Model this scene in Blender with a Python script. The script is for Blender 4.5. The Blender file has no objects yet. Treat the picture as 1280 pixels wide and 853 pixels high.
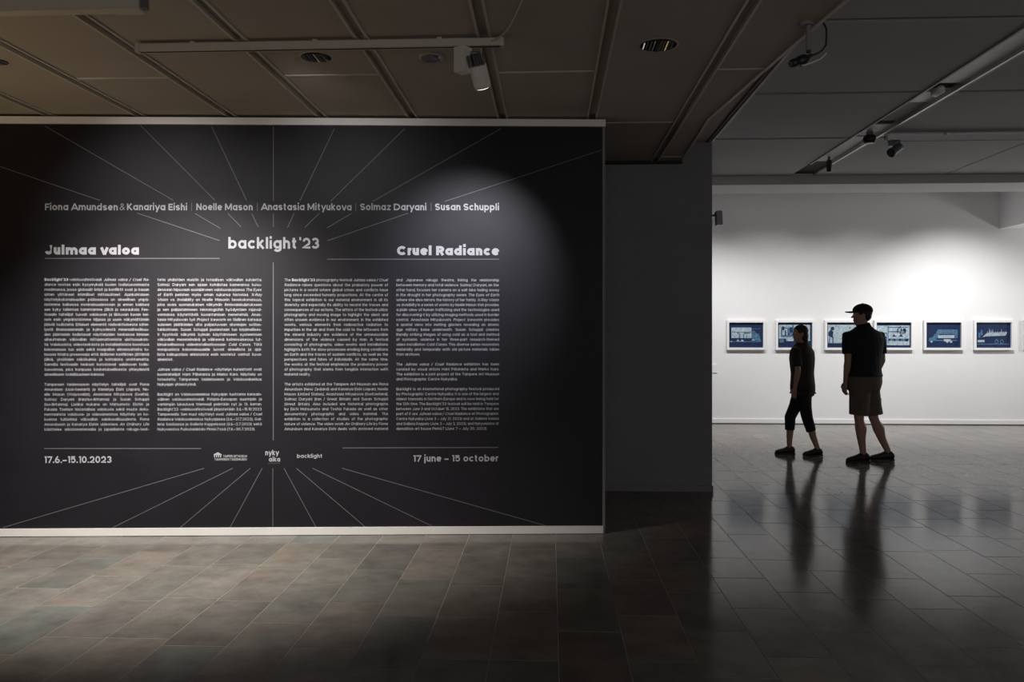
import bpy, bmesh, math, random
from mathutils import Vector, Matrix
random.seed(7)
PI = math.pi
SC = bpy.context.scene
COL = SC.collection

# ------------------------------------------------------------------ camera
F = 1020.0; EYE = 1.45; YAW = math.atan(48 / F)
cam_d = bpy.data.cameras.new('camera'); cam = bpy.data.objects.new('camera', cam_d); COL.objects.link(cam)
cam.location = (0, 0, EYE); cam.rotation_euler = (PI / 2, 0, YAW)
cam_d.sensor_width = 36; cam_d.lens = F * 36 / 1280; cam_d.shift_y = -13.5 / 1280
cam_d.clip_start = .05
SC.camera = cam
# ------------------------------------------------------------------ view, world
SC.view_settings.view_transform = 'Standard'; SC.view_settings.look = 'None'
SC.view_settings.exposure = 0.0; SC.view_settings.gamma = 1.0
try: SC.view_settings.use_curve_mapping = False
except Exception: pass
W = bpy.data.worlds.new('world'); SC.world = W; W.use_nodes = True
W.node_tree.nodes['Background'].inputs[0].default_value = (1, .96, .92, 1)
W.node_tree.nodes['Background'].inputs[1].default_value = .0
# ------------------------------------------------------------------ lights
def spot(name, loc, aim, power, size, blend, col=(1, 1, 1), rad=.04):
    d = bpy.data.lights.new(name, 'SPOT'); o = bpy.data.objects.new(name, d); COL.objects.link(o)
    d.energy = power; d.spot_size = math.radians(size); d.spot_blend = blend; d.color = col; d.shadow_soft_size = rad
    o.location = loc
    o.rotation_euler = (Vector(aim) - Vector(loc)).to_track_quat('-Z', 'Y').to_euler()
    return o
def point(name, loc, power, col=(1, 1, 1), rad=.1):
    d = bpy.data.lights.new(name, 'POINT'); o = bpy.data.objects.new(name, d); COL.objects.link(o)
    d.energy = power; d.color = col; d.shadow_soft_size = rad; o.location = loc
    return o
# wall washers behind the beam of the far room
for x, p in ((2.0, 210), (3.35, 150), (4.7, 125), (6.05, 340)):
    spot('washer_lamp', (x, 10.98, 3.5), (x, 12.5, .4), p, 103, 1., (1, .985, .97), .05)
# gallery spots in front of the text wall
spot('text_wall_spot', (-2.6, 3.95, 2.86), (-2.45, 5.6, 0), 720, 93, 1., (1, .95, .88), .03)
spot('near_track_spot', (-3.1, 3.6, 2.85), (-2.62, 5.65, 1.95), 105, 62, 1., (1, .97, .95), .03)
spot('middle_fill_spot', (-1.5, 4.15, 2.86), (-1.4, 5.7, 2.2), 34, 76, 1., (1, .98, .96), .03)  # added fill for the middle names, no fixture on the track here
spot('track_spot_lamp', (-.37, 4.38, 2.69), (-.60, 5.8, 1.88), 165, 55, .95, (.95, .96, 1), .02)
# warm lamp of the neighbouring area, out of view to the left
spot('warm_uplight', (-4.8, 3.3, .9), (-4.2, 3.8, 2.97), 85, 120, 1., (1, .76, .42), .12)
point('far_room_lamp', (8.9, 11.6, 1.9), 70, (1, .98, .95), .2)
# soft fill light added behind the viewer to lift the dark walls
def area(name, loc, rot, sx, sy, power, col):
    d = bpy.data.lights.new(name, 'AREA'); o = bpy.data.objects.new(name, d); COL.objects.link(o)
    d.shape = 'RECTANGLE'; d.size = sx; d.size_y = sy; d.energy = power; d.color = col; o.location = loc; o.rotation_euler = rot
area('fill_behind', (2.5, -3.4, 1.5), (PI / 2, 0, 0), 7, 2.2, 72, (1, .97, .96))

# ------------------------------------------------------------------ materials
def mat(name, col, rough=.6, metal=0., var=0., scale=6., bump=0., bscale=60., spec=.5, emit=None):
    m = bpy.data.materials.new(name); m.use_nodes = True
    nt = m.node_tree; N = nt.nodes; L = nt.links; b = N['Principled BSDF']
    b.inputs['Base Color'].default_value = (*col, 1); b.inputs['Roughness'].default_value = rough
    b.inputs['Metallic'].default_value = metal; b.inputs['Specular IOR Level'].default_value = spec
    tc = N.new('ShaderNodeTexCoord')
    if var:
        n = N.new('ShaderNodeTexNoise'); n.inputs['Scale'].default_value = scale; n.inputs['Detail'].default_value = 5
        L.new(tc.outputs['Object'], n.inputs['Vector'])
        r = N.new('ShaderNodeMapRange'); r.inputs['To Min'].default_value = 1 - var; r.inputs['To Max'].default_value = 1 + var
        r.inputs['From Min'].default_value = .3; r.inputs['From Max'].default_value = .7
        L.new(n.outputs['Fac'], r.inputs['Value'])
        h = N.new('ShaderNodeHueSaturation'); h.inputs['Color'].default_value = (*col, 1)
        L.new(r.outputs['Result'], h.inputs['Value']); L.new(h.outputs['Color'], b.inputs['Base Color'])
    if bump:
        n2 = N.new('ShaderNodeTexNoise'); n2.inputs['Scale'].default_value = bscale; n2.inputs['Detail'].default_value = 4
        L.new(tc.outputs['Object'], n2.inputs['Vector'])
        bp = N.new('ShaderNodeBump'); bp.inputs['Strength'].default_value = bump; bp.inputs['Distance'].default_value = .004
        L.new(n2.outputs['Fac'], bp.inputs['Height']); L.new(bp.outputs['Normal'], b.inputs['Normal'])
    if emit:
        b.inputs['Emission Color'].default_value = (*emit[0], 1); b.inputs['Emission Strength'].default_value = emit[1]
    return m
M = dict(
    vinyl=mat('black_vinyl', (.0155, .0145, .0185), .45, var=.1, scale=3, bump=.3, bscale=260, spec=.16),
    print_=mat('white_print', (.38, .375, .405), .6),
    ray=mat('grey_print', (.115, .112, .125), .6),
    strip=mat('white_strip', (.74, .72, .70), .45, var=.03),
    white=mat('white_wall_paint', (.80, .80, .81), .85, var=.015, scale=1.5, bump=.15, bscale=90),
    wallgrey=mat('dark_grey_wall_paint', (.20, .195, .20), .85, var=.05, scale=2, bump=.15, bscale=90),
    ceil=mat('brown_ceiling_board', (.35, .30, .255), .8, var=.05, scale=2),
    rail=mat('brown_ceiling_rail', (.50, .45, .39), .55),
    gceil=mat('grey_ceiling_board', (.34, .33, .33), .8, var=.05, scale=1.2),
    beam=mat('pale_beam_paint', (.58, .57, .56), .8),
    grail=mat('grey_ceiling_rail', (.40, .39, .385), .5),
    dark=mat('dark_gap', (.02, .018, .016), .9),
    grout=mat('grout', (.34, .315, .28), .8, var=.1, scale=30),
    alu=mat('aluminium', (.62, .61, .60), .35, metal=.6),
    whitep=mat('white_plastic', (.62, .60, .55), .45),
    chrome=mat('chrome', (.85, .85, .88), .12, metal=1),
    blackp=mat('black_plastic', (.012, .012, .012), .5),
    greyp=mat('grey_metal', (.16, .16, .17), .4, metal=.4),
    lens=mat('lamp_lens', (.9, .9, .9), .3, emit=((1, .97, .92), 3.)),
    gold=mat('gold_reflector', (.75, .52, .12), .2, metal=1),
    cable=mat('cream_cable', (.55, .50, .40), .5),
    blue=mat('cyanotype_blue', (.003, .018, .072), .5, var=.35, scale=14),
    pale=mat('cyanotype_pale', (.36, .44, .50), .5, var=.3, scale=40),
    mid=mat('cyanotype_mid', (.065, .15, .26), .5, var=.4, scale=40),
    deep=mat('cyanotype_deep', (.004, .012, .035), .5),
    skin=mat('skin', (.42, .24, .17), .5, var=.06, bump=.1),
    shirt=mat('black_cotton', (.008, .008, .009), .85, var=.2, bump=.3),
    khaki=mat('khaki_cotton', (.115, .095, .070), .85, var=.15, bump=.3),
    browntop=mat('dark_brown_cotton', (.026, .019, .016), .85, var=.25, bump=.3),
    blackpants=mat('black_denim', (.007, .007, .008), .85, bump=.3),
    shoe=mat('dark_leather', (.018, .014, .012), .5, var=.2),
    sole=mat('rubber_sole', (.03, .028, .026), .7),
    hair=mat('dark_hair', (.015, .011, .009), .6, var=.4, scale=60),
    eye=mat('eye_white', (.7, .68, .66), .3),
)
def slate():
    m = bpy.data.materials.new('slate_tile'); m.use_nodes = True
    nt = m.node_tree; N = nt.nodes; L = nt.links; b = N['Principled BSDF']
    tc = N.new('ShaderNodeTexCoord'); oi = N.new('ShaderNodeObjectInfo')
    geo = N.new('ShaderNodeNewGeometry')
    cr = N.new('ShaderNodeValToRGB'); e = cr.color_ramp.elements
    cols = [(0, (.205, .186, .160)), (.15, (.150, .141, .128)), (.3, (.185, .172, .152)), (.45, (.128, .134, .124)),
            (.6, (.190, .163, .142)), (.75, (.150, .154, .142)), (.9, (.172, .152, .136)), (1, (.128, .120, .112))]
    e[0].position = 0; e[0].color = (*cols[0][1], 1); e[1].position = 1; e[1].color = (*cols[-1][1], 1)
    for p, c in cols[1:-1]:
        x = e.new(p); x.color = (*c, 1)
    L.new(oi.outputs['Random'], cr.inputs['Fac'])
    # offset world noise per tile so that grain breaks at the joints
    ad = N.new('ShaderNodeVectorMath'); ad.operation = 'ADD'
    cx = N.new('ShaderNodeCombineXYZ'); mu = N.new('ShaderNodeMath'); mu.operation = 'MULTIPLY'; mu.inputs[1].default_value = 50
    L.new(oi.outputs['Random'], mu.inputs[0]); L.new(mu.outputs[0], cx.inputs[2])
    L.new(geo.outputs['Position'], ad.inputs[0]); L.new(cx.outputs[0], ad.inputs[1])
    n = N.new('ShaderNodeTexNoise'); n.inputs['Scale'].default_value = 5; n.inputs['Detail'].default_value = 8; n.inputs['Roughness'].default_value = .65
    L.new(ad.outputs[0], n.inputs['Vector'])
    r = N.new('ShaderNodeMapRange'); r.inputs['From Min'].default_value = .3; r.inputs['From Max'].default_value = .7
    r.inputs['To Min'].default_value = .72; r.inputs['To Max'].default_value = 1.25
    L.new(n.outputs['Fac'], r.inputs['Value'])
    h = N.new('ShaderNodeHueSaturation'); L.new(cr.outputs['Color'], h.inputs['Color']); L.new(r.outputs['Result'], h.inputs['Value'])
    # rust-red blotches and chalky scuffs
    n3 = N.new('ShaderNodeTexNoise'); n3.inputs['Scale'].default_value = 2.2; n3.inputs['Detail'].default_value = 4
    L.new(ad.outputs[0], n3.inputs['Vector'])
    r3 = N.new('ShaderNodeMapRange'); r3.inputs['From Min'].default_value = .55; r3.inputs['From Max'].default_value = .72; r3.inputs['To Max'].default_value = .22
    L.new(n3.outputs['Fac'], r3.inputs['Value'])
    mx = N.new('ShaderNodeMix'); mx.data_type = 'RGBA'; L.new(r3.outputs['Result'], mx.inputs['Factor'])
    L.new(h.outputs['Color'], mx.inputs['A']); mx.inputs['B'].default_value = (.22, .135, .10, 1)
    L.new(mx.outputs['Result'], b.inputs['Base Color'])
    rr = N.new('ShaderNodeMapRange'); rr.inputs['To Min'].default_value = .09; rr.inputs['To Max'].default_value = .17
    L.new(n.outputs['Fac'], rr.inputs['Value']); L.new(rr.outputs['Result'], b.inputs['Roughness'])
    bp = N.new('ShaderNodeBump'); bp.inputs['Strength'].default_value = .08; bp.inputs['Distance'].default_value = .003
    n4 = N.new('ShaderNodeTexNoise'); n4.inputs['Scale'].default_value = 18; n4.inputs['Detail'].default_value = 5
    L.new(ad.outputs[0], n4.inputs['Vector'])
    L.new(n4.outputs['Fac'], bp.inputs['Height']); L.new(bp.outputs['Normal'], b.inputs['Normal'])
    b.inputs['Specular IOR Level'].default_value = .07
    return m
M['slate'] = slate()

# ------------------------------------------------------------------ helpers
def link(name, bm, mats, parent=None, smooth=False):
    me = bpy.data.meshes.new(name); bm.normal_update(); bm.to_mesh(me); bm.free()
    for m in (mats if isinstance(mats, (list, tuple)) else [mats]): me.materials.append(m)
    if smooth:
        for p in me.polygons: p.use_smooth = True
    o = bpy.data.objects.new(name, me); COL.objects.link(o)
    if parent: o.parent = parent
    return o
def empty(name, loc=(0, 0, 0), rz=0.):
    o = bpy.data.objects.new(name, None); COL.objects.link(o); o.location = loc; o.rotation_euler = (0, 0, rz)
    o.empty_display_size = .1
    return o
def tag(o, label=None, cat=None, group=None, kind=None):
    if label: o['label'] = label
    if cat: o['category'] = cat
    if group: o['group'] = group
    if kind: o['kind'] = kind
    return o
def box(bm, x0, x1, y0, y1, z0, z1, mi=0, mtx=None):
    v = [Vector((x, y, z)) for z in (z0, z1) for y in (y0, y1) for x in (x0, x1)]
    if mtx: v = [mtx @ p for p in v]
    v = [bm.verts.new(p) for p in v]
    for q in ((0, 2, 3, 1), (4, 5, 7, 6), (0, 1, 5, 4), (2, 6, 7, 3), (0, 4, 6, 2), (1, 3, 7, 5)):
        f = bm.faces.new([v[i] for i in q]); f.material_index = mi
    return v
def bbox(name, dims, m, parent=None, bev=0.):
    bm = bmesh.new(); box(bm, *dims)
    if bev: bmesh.ops.bevel(bm, geom=bm.edges[:], offset=bev, segments=2, affect='EDGES')
    return link(name, bm, m, parent)
def rings(bm, rs, seg=16, mi=0, cap=True):
    """rs: list of (centre, axis a, axis b); lofts ellipses into a closed tube."""
    V = []
    for c, a, b in rs:
        c, a, b = Vector(c), Vector(a), Vector(b)
        V.append([bm.verts.new(c + a * math.cos(2 * PI * i / seg) + b * math.sin(2 * PI * i / seg)) for i in range(seg)])
    for r0, r1 in zip(V, V[1:]):
        for i in range(seg):
            f = bm.faces.new((r0[i], r0[(i + 1) % seg], r1[(i + 1) % seg], r1[i])); f.material_index = mi
    if cap:
        f = bm.faces.new(V[0][::-1]); f.material_index = mi
        f = bm.faces.new(V[-1]); f.material_index = mi
def tube(bm, pts, rad, seg=10, mi=0, round_=False):
    pts = [Vector(p) for p in pts]
    if not isinstance(rad, (list, tuple)): rad = [rad] * len(pts)
    rad = list(rad)
    if round_:
        d0 = (pts[0] - pts[1]).normalized(); d1 = (pts[-1] - pts[-2]).normalized(); r0, r1 = rad[0], rad[-1]
        pts = [pts[0] + d0 * r0 * .95, pts[0] + d0 * r0 * .7] + pts + [pts[-1] + d1 * r1 * .7, pts[-1] + d1 * r1 * .95]
        rad = [r0 * .3, r0 * .72] + rad + [r1 * .72, r1 * .3]
    rs = []; ref = None
    for i, p in enumerate(pts):
        t = (pts[min(i + 1, len(pts) - 1)] - pts[max(i - 1, 0)]).normalized()
        if ref is None:
            ref = t.orthogonal().normalized()
        ref = (ref - t * ref.dot(t)).normalized(); b = t.cross(ref)
        rs.append((p, ref * rad[i], b * rad[i]))
    rings(bm, rs, seg, mi)
def ellipsoid(bm, c, r, rot=None, seg=14, mi=0):
    mt = Matrix.Translation(c) @ (rot if rot else Matrix.Identity(4)) @ Matrix.Diagonal((*r, 1))
    n0 = len(bm.faces)
    bmesh.ops.create_uvsphere(bm, u_segments=seg, v_segments=max(6, seg // 2 + 2), radius=1, matrix=mt)
    bm.faces.ensure_lookup_table()
    for f in bm.faces[n0:]: f.material_index = mi

# ------------------------------------------------------------------ floor
TW = .304; X0 = .036
fl = bbox('floor', (-7, 11, -3.5, 13.0, -.06, -.0012), M['grout']); tag(fl, kind='structure')
bm = bmesh.new(); box(bm, -.5, .5, -.5, .5, -1, 0)
tile_me = bpy.data.meshes.new('floor_tile'); bm.to_mesh(tile_me); bm.free(); tile_me.materials.append(M['slate'])
known = {-6: [4.296, 4.882], -5: [4.609, 3.983], -4: [4.296, 4.902], -3: [4.724, 4.609, 3.983], -2: [5.221], -1: [4.801, 5.40], 0: [], 4: [3.979],
         5: [4.475, 3.601], 7: [5.456, 4.557], 8: [4.978], 9: [5.358], 10: [5.825], 6: [4.860], 3: [5.663, 5.25, 4.827]}
known[-6] = [4.296, 4.882]; known[-5] = [3.983, 4.609]; known[-4] = [4.296, 4.902]; known[-3] = [4.724, 4.10]
tiles = []
G = .0022
for k in range(-22, 36):
    x0 = X0 + k * TW
    js = sorted(known.get(k, []))
    js = [j for i, j in enumerate(js) if i == 0 or j - js[i - 1] > .3]
    if not js: js = [4.2 + random.uniform(0, .6)]
    rnd = random.Random(k * 13 + 5)
    full = []
    y = js[0]
    while y > -3.5:
        y -= rnd.choice((.58, .60, .62, .52, .64)); full.append(y)
    for a, b in zip(js, js[1:]):
        n = max(1, round((b - a) / .6)); full += [a + (b - a) * i / n for i in range(n)]
    y = js[-1]; full.append(y)
    while y < 13.0:
        y += rnd.choice((.58, .60, .62, .52, .64)); full.append(y)
    full = sorted(set(round(v, 4) for v in full))
    for a, b in zip(full, full[1:]):
        tiles.append((x0 + G, x0 + TW - G, a + .0032, min(b, 12.99) - .0032))
def seen(t):
    cx = (t[0] + t[1]) / 2; cy = (t[2] + t[3]) / 2
    if cy < 3.0 or cy > 12.95: return False
    u = 688 + F * cx / cy
    if u < -90 or u > 1370: return False
    if cx < .55 and cy > 5.95: return False
    if cy > 7.5 and cx < 1.3: return False
    if cx < .5 and cy > 5.9 + cx * .07: return False
    return True
vis = [t for t in tiles if seen(t)]
vis.sort(key=lambda t: t[2] * t[2] / (t[3] - t[2]))
near = vis[:298]; ns = set(near)
for i, t in enumerate(near):
    o = bpy.data.objects.new('floor_tile', tile_me); COL.objects.link(o); o.parent = fl
    o.location = ((t[0] + t[1]) / 2, (t[2] + t[3]) / 2, random.uniform(-.0004, .0004)); o.scale = (t[1] - t[0], t[3] - t[2], .01)
bm = bmesh.new()
for t in tiles:
    if t not in ns and t[3] > t[2] + .02: box(bm, t[0], t[1], t[2], t[3], -.01, 0)
o = link('floor_tile', bm, M['slate'], fl); o['kind'] = 'stuff'

# ------------------------------------------------------------------ room shell
def struct(name, dims, m, **k):
    o = bbox(name, dims, m, **k); o['kind'] = 'structure'; return o
struct('wall_back', (-.2 + 0, 11.2, 12.8, 13.0, 0, 3.9), M['white'])
struct('baseboard_back', (1.45, 11, 12.785, 12.80, 0, .075), M['white'])
struct('trim_1', (1.45, 11, 12.779, 12.786, .0, .012), M['dark'])
dw = struct('wall_grey', (-7.0, 1.45, 7.4, 12.8, 0, 3.9), M['wallgrey'])
struct('baseboard_grey', (-3, 1.458, 7.388, 7.40, 0, .055), M['wallgrey'])
struct('trim_2', (-3, 1.4501, 7.392, 7.402, 2.895, 2.905), M['wallgrey'])
struct('trim_3', (-3, 1.18, 7.36, 7.40, 2.945, 2.99), M['dark'])
struct('wall_right', (11, 11.2, -3.5, 13, 0, 3.9), M['white'])
struct('wall_left', (-7.2, -7, -3.5, 13, 0, 3.9), M['wallgrey'])
struct('wall_front', (-7.2, 11.2, -3.7, -3.5, 0, 3.9), M['wallgrey'])
struct('trim_4', (1.455, 11, 10.2, 10.85, 3.245, 3.62), M['beam'])            # beam
struct('wall_bulkhead', (6.85, 11, 10.86, 12.8, 3.0, 3.9), M['white'])        # boxed-in duct

# low brown ceiling
H1 = 2.97
ce = empty('ceiling_left', (0, 0, 0)); ce['kind'] = 'structure'
def prism(bm, poly, z0, z1, mi=0):
    a = [bm.verts.new((x, y, z0)) for x, y in poly]; b = [bm.verts.new((x, y, z1)) for x, y in poly]
    n = len(poly)
    fs = [bm.faces.new(a[::-1]), bm.faces.new(b)] + [bm.faces.new((a[i], a[(i + 1) % n], b[(i + 1) % n], b[i])) for i in range(n)]
    for f in fs: f.material_index = mi
EDGE = [(1.62, 1.4), (1.365, 3.82), (1.31, 4.31), (1.144, 5.9), (1.185, 7.4)]
def edge_x(y):
    for (xa, ya), (xb, yb) in zip(EDGE, EDGE[1:]):
        if ya <= y <= yb: return xa + (xb - xa) * (y - ya) / (yb - ya)
    return EDGE[0][0] if y < EDGE[0][1] else EDGE[-1][0]
bm = bmesh.new()
prism(bm, [(-7, -3.5), (1.62, -3.5)] + EDGE + [(-7, 7.4)], H1 + .02, H1 + .05)
link('ceiling_backing', bm, M['ceil'], ce)
LX = [.934 - .638 * k for k in range(0, 13)]
cols = [(LX[k + 1], LX[k]) for k in range(12)]
def joints(odd): return [y for y in ([6.0 + 2.4 * i for i in range(-4, 2)] if odd else [4.8 + 2.4 * i for i in range(-4, 2)]) if -3.4 < y < 7.35]
RG = .034
for k, (xa, xb) in enumerate(cols):
    ys = [-3.5] + joints(k % 2 == 0) + [7.4]
    for ya, yb in zip(ys, ys[1:]):
        bm = bmesh.new(); box(bm, xa + RG, xb - RG, ya + .004, yb - .004, H1, H1 + .018)
        link('ceiling_panel', bm, M['ceil'], ce)
    for y in ys[1:-1]:
        bm = bmesh.new(); box(bm, xa + RG, xb - RG, y - .011, y + .011, H1 - .004, H1 + .004)
        link('ceiling_joint_strip', bm, M['rail'], ce)
# last, cut column beside the edge
ysc = [-3.5] + joints(False) + [7.4]
for ya, yb in zip(ysc, ysc[1:]):
    ks = [p for p in EDGE if ya < p[1] < yb]
    poly = [(LX[0] + RG, ya + .004), (edge_x(ya) - .02, ya + .004)] + [(p[0] - .02, p[1]) for p in ks] + [(edge_x(yb) - .02, yb - .004), (LX[0] + RG, yb - .004)]
    bm = bmesh.new(); prism(bm, poly, H1, H1 + .018); link('ceiling_panel', bm, M['ceil'], ce)
for y in ysc[1:-1]:
    bm = bmesh.new(); box(bm, LX[0] + RG, edge_x(y) - .02, y - .011, y + .011, H1 - .004, H1 + .004); link('ceiling_joint_strip', bm, M['rail'], ce)
for x in LX:
    for s in (-1, 1):
        bm = bmesh.new(); box(bm, x + s * .031 - .0065, x + s * .031 + .0065, -3.5, 7.4, H1 - .008, H1 + .019)
        link('ceiling_rail', bm, M['rail'], ce)
bm = bmesh.new()
for (xa, ya), (xb, yb) in zip([(1.62, -3.5)] + EDGE, EDGE):
    prism(bm, [(xa - .02, ya), (xa, ya), (xb, yb), (xb - .02, yb)], H1 - .01, H1 + .045)
link('edge_strip', bm, M['rail'], ce)
# step between the low ceiling and the grey ceiling
md = empty('ceiling_middle'); md['kind'] = 'structure'
H2 = 3.35; HM = 3.14
bm = bmesh.new(); box(bm, .9, 1.45, -3.5, 7.4, HM, HM + .03); link('ceiling_panel', bm, M['ceil'], md)
bm = bmesh.new(); box(bm, 1.43, 1.45, -3.5, 7.4, HM - .012, H2 + .02); link('edge_strip', bm, M['rail'], md)
bm = bmesh.new(); box(bm, 1.395, 1.405, -3.5, 7.4, HM - .006, HM + .01); link('edge_groove', bm, M['dark'], md)

# grey ceiling of the right-hand room
cg = empty('ceiling_right'); cg['kind'] = 'structure'
bm = bmesh.new(); box(bm, 1.42, 11, -3.5, 10.21, H2 + .03, H2 + .06); link('ceiling_backing', bm, M['dark'], cg)
bm = bmesh.new(); box(bm, -.2, 11, 10.8, 12.82, 3.62, 3.66); link('ceiling_backing', bm, M['white'], cg)
CX = [1.47, 2.96, 4.80, 6.45, 8.1, 9.75, 11]
CY = [-3.5, -1.15, .41, 1.97, 3.53, 5.09, 6.65, 8.2, 10.2]
CH0, CH1 = 2.965, 3.205
for i in range(len(CX) - 1):
    for j in range(len(CY) - 1):
        a, b = CX[i], CX[i + 1]
        if i == 1: a = CH1 + .01
        bm = bmesh.new(); box(bm, a + .006, b - .006, CY[j] + .022, CY[j + 1] - .022, H2, H2 + .03)
        bmesh.ops.bevel(bm, geom=[e for e in bm.edges if abs(e.verts[0].co.z - H2) < 1e-5 and abs(e.verts[1].co.z - H2) < 1e-5], offset=.006, segments=1, affect='EDGES')
        link('ceiling_panel', bm, M['gceil'], cg)
for y in CY[1:-1]:
    bm = bmesh.new(); box(bm, 1.47, 11, y - .006, y + .006, H2 + .012, H2 + .03); link('ceiling_joint_strip', bm, M['grail'], cg)

# recessed lighting channel running away from the camera
ch = empty('lighting_channel', ((CH0 + CH1) / 2, 6.5, H2)); tag(ch, 'long recessed metal lighting channel running across the grey ceiling panels', 'light channel')
def chp(name, x0, x1, y0, y1, z0, z1, m):
    bm = bmesh.new(); box(bm, x0 - ch.location.x, x1 - ch.location.x, y0 - 6.5, y1 - 6.5, z0 - H2, z1 - H2); return link(name, bm, m, ch)
chp('channel_side', CH0 - .012, CH0 + .004, 0, 9.45, H2 - .012, H2 + .07, M['grail'])
chp('channel_side', CH1 - .03, CH1 - .018, 0, 9.45, H2 - .02, H2 + .07, M['alu'])
chp('channel_lip', CH1 - .012, CH1 + .012, 0, 9.45, H2 - .014, H2 + .07, M['grail'])
for a, b, m, z in ((0, 4.1, 'alu', .03), (4.12, 6.46, 'strip', .012), (6.46, 6.62, 'greyp', .045), (6.62, 6.68, 'dark', .045), (6.72, 7.02, 'strip', .02), (7.02, 7.62, 'gceil', .02), (7.62, 7.78, 'greyp', .045), (7.78, 8.05, 'strip', .02), (8.05, 9.42, 'grail', .02)):
    chp('cover_plate', CH0 + .004, CH1 - .03, a, b - .004, H2 + z, H2 + z + .01, M[m])
bm = bmesh.new(); tube(bm, [(CH0 + .10 - ch.location.x, 6.57 - 6.5, -.005), (CH0 + .10 - ch.location.x, 6.66 - 6.5, -.005)], .035, 14, round_=True)
link('lamp_socket', bm, M['strip'], ch, True)
for x, y, r in ((0, 1.55, .062), (0, 2.7, .03)):
    hgt = r * (.6 if r > .05 else 3)
    bm = bmesh.new(); tube(bm, [(x, y, -.015), (x, y, -.05), (x, y, -.05 - hgt)], [r * .8, r, r * .85], 16); lh = link('lamp_head', bm, M['blackp'], ch, True); lh['label'] = 'dark round lamp head'
    bm = bmesh.new(); tube(bm, [(x, y, .02), (x, y, -.02)], r * .5, 12); link('stem', bm, M['greyp'], lh)
    bm = bmesh.new(); tube(bm, [(x, y, -.052 - hgt), (x, y, -.056 - hgt)], r * .7, 16); link('lens', bm, M['greyp'], lh)
# suspended rail + its spotlight
rl = empty('ceiling_track', (5.2, 8.05, H2)); tag(rl, 'bright aluminium lighting track along the grey ceiling before the beam', 'lighting track')
bm = bmesh.new(); box(bm, -1.95, 5.8, -.02, .02, -.072, -.022); link('rail', bm, M['white'], rl)
bm = bmesh.new(); box(bm, -1.95, 5.8, -.008, .008, -.074, -.068); link('groove', bm, M['dark'], rl)
bm = bmesh.new(); box(bm, -1.97, -1.95, -.022, .022, -.066, -.018); link('end_cap', bm, M['grail'], rl)
for x in (-1.4, .6, 2.6, 4.6):
    bm = bmesh.new(); box(bm, x - .01, x + .01, -.01, .01, -.024, 0); link('hanger', bm, M['grail'], rl)
t = empty('track_spotlight', (3.32, 8.05, H2 - .064)); tag(t, 'small dark grey spotlight tilted left under the bright ceiling track', 'spotlight')
bm = bmesh.new(); box(bm, -.05, .05, -.02, .02, -.06, 0); link('adapter', bm, M['greyp'], t)
bm = bmesh.new(); tube(bm, [(.05, 0, -.06), (-.02, -.03, -.11)], .04, 16); tube(bm, [(-.02, -.03, -.11), (-.045, -.04, -.128)], [.04, .046], 16); link('lamp_head', bm, M['greyp'], t)
bm = bmesh.new(); tube(bm, [(-.045, -.04, -.128), (-.055, -.044, -.135)], .043, 16); link('lens', bm, M['blackp'], t)
bm = bmesh.new(); box(bm, .02, .07, -.045, -.035, -.085, -.07); link('bracket', bm, M['alu'], t)

# ------------------------------------------------------------------ text wall
PA = Vector((-3.859, 5.553, 0)); PB = Vector((.373, 5.842, 0))
pd = (PB - PA).normalized(); PANG = math.atan2(pd.y, pd.x)
pn = Vector((pd.y, -pd.x, 0))       # towards the viewer
TWALL = empty('text_wall', PA, PANG)
tag(TWALL, 'free-standing black exhibition wall covered in white text and thin rays', 'exhibition wall')
WR = (PB - PA).length; WL = -1.9; WT = 2.902
def tw(name, x0, x1, y0, y1, z0, z1, m, parent=TWALL, bev=0):
    return bbox(name, (x0, x1, y0, y1, z0, z1), M[m] if isinstance(m, str) else m, parent, bev)
tw('printed_board', WL, WR - .002, 0, .12, .0, WT, 'vinyl')
tw('top_strip', WL, WR + .018, -.018, .02, WT - .002, WT + .047, 'strip')
o = tw('base_strip', WL, WR + .001, -.014, .0, .004, .056, 'strip'); o['label'] = 'white base strip along the floor'
tw('shadow_gap', WL, WR - .004, -.008, .0, 0, .004, 'dark')
tw('end_profile', WR - .002, WR + .016, -.004, .12, 0, WT, 'wallgrey')
st, ct = math.sin(YAW), math.cos(YAW)
def P(u, v):
    """photo measurement (u, v) -> (along the wall, height) on the plane of the wall"""
    a = (u - 640) / F; r = Vector((-st + ct * a, ct + st * a, (413 - v) / F)); q = Vector((0, 0, EYE))
    t = (PA - q).dot(pn) / r.dot(pn); p = q + r * t
    return (p - PA).dot(pd), p.z
PX = (P(400, 400)[0] - P(300, 400)[0]) / 100     # metres per pixel

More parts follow.
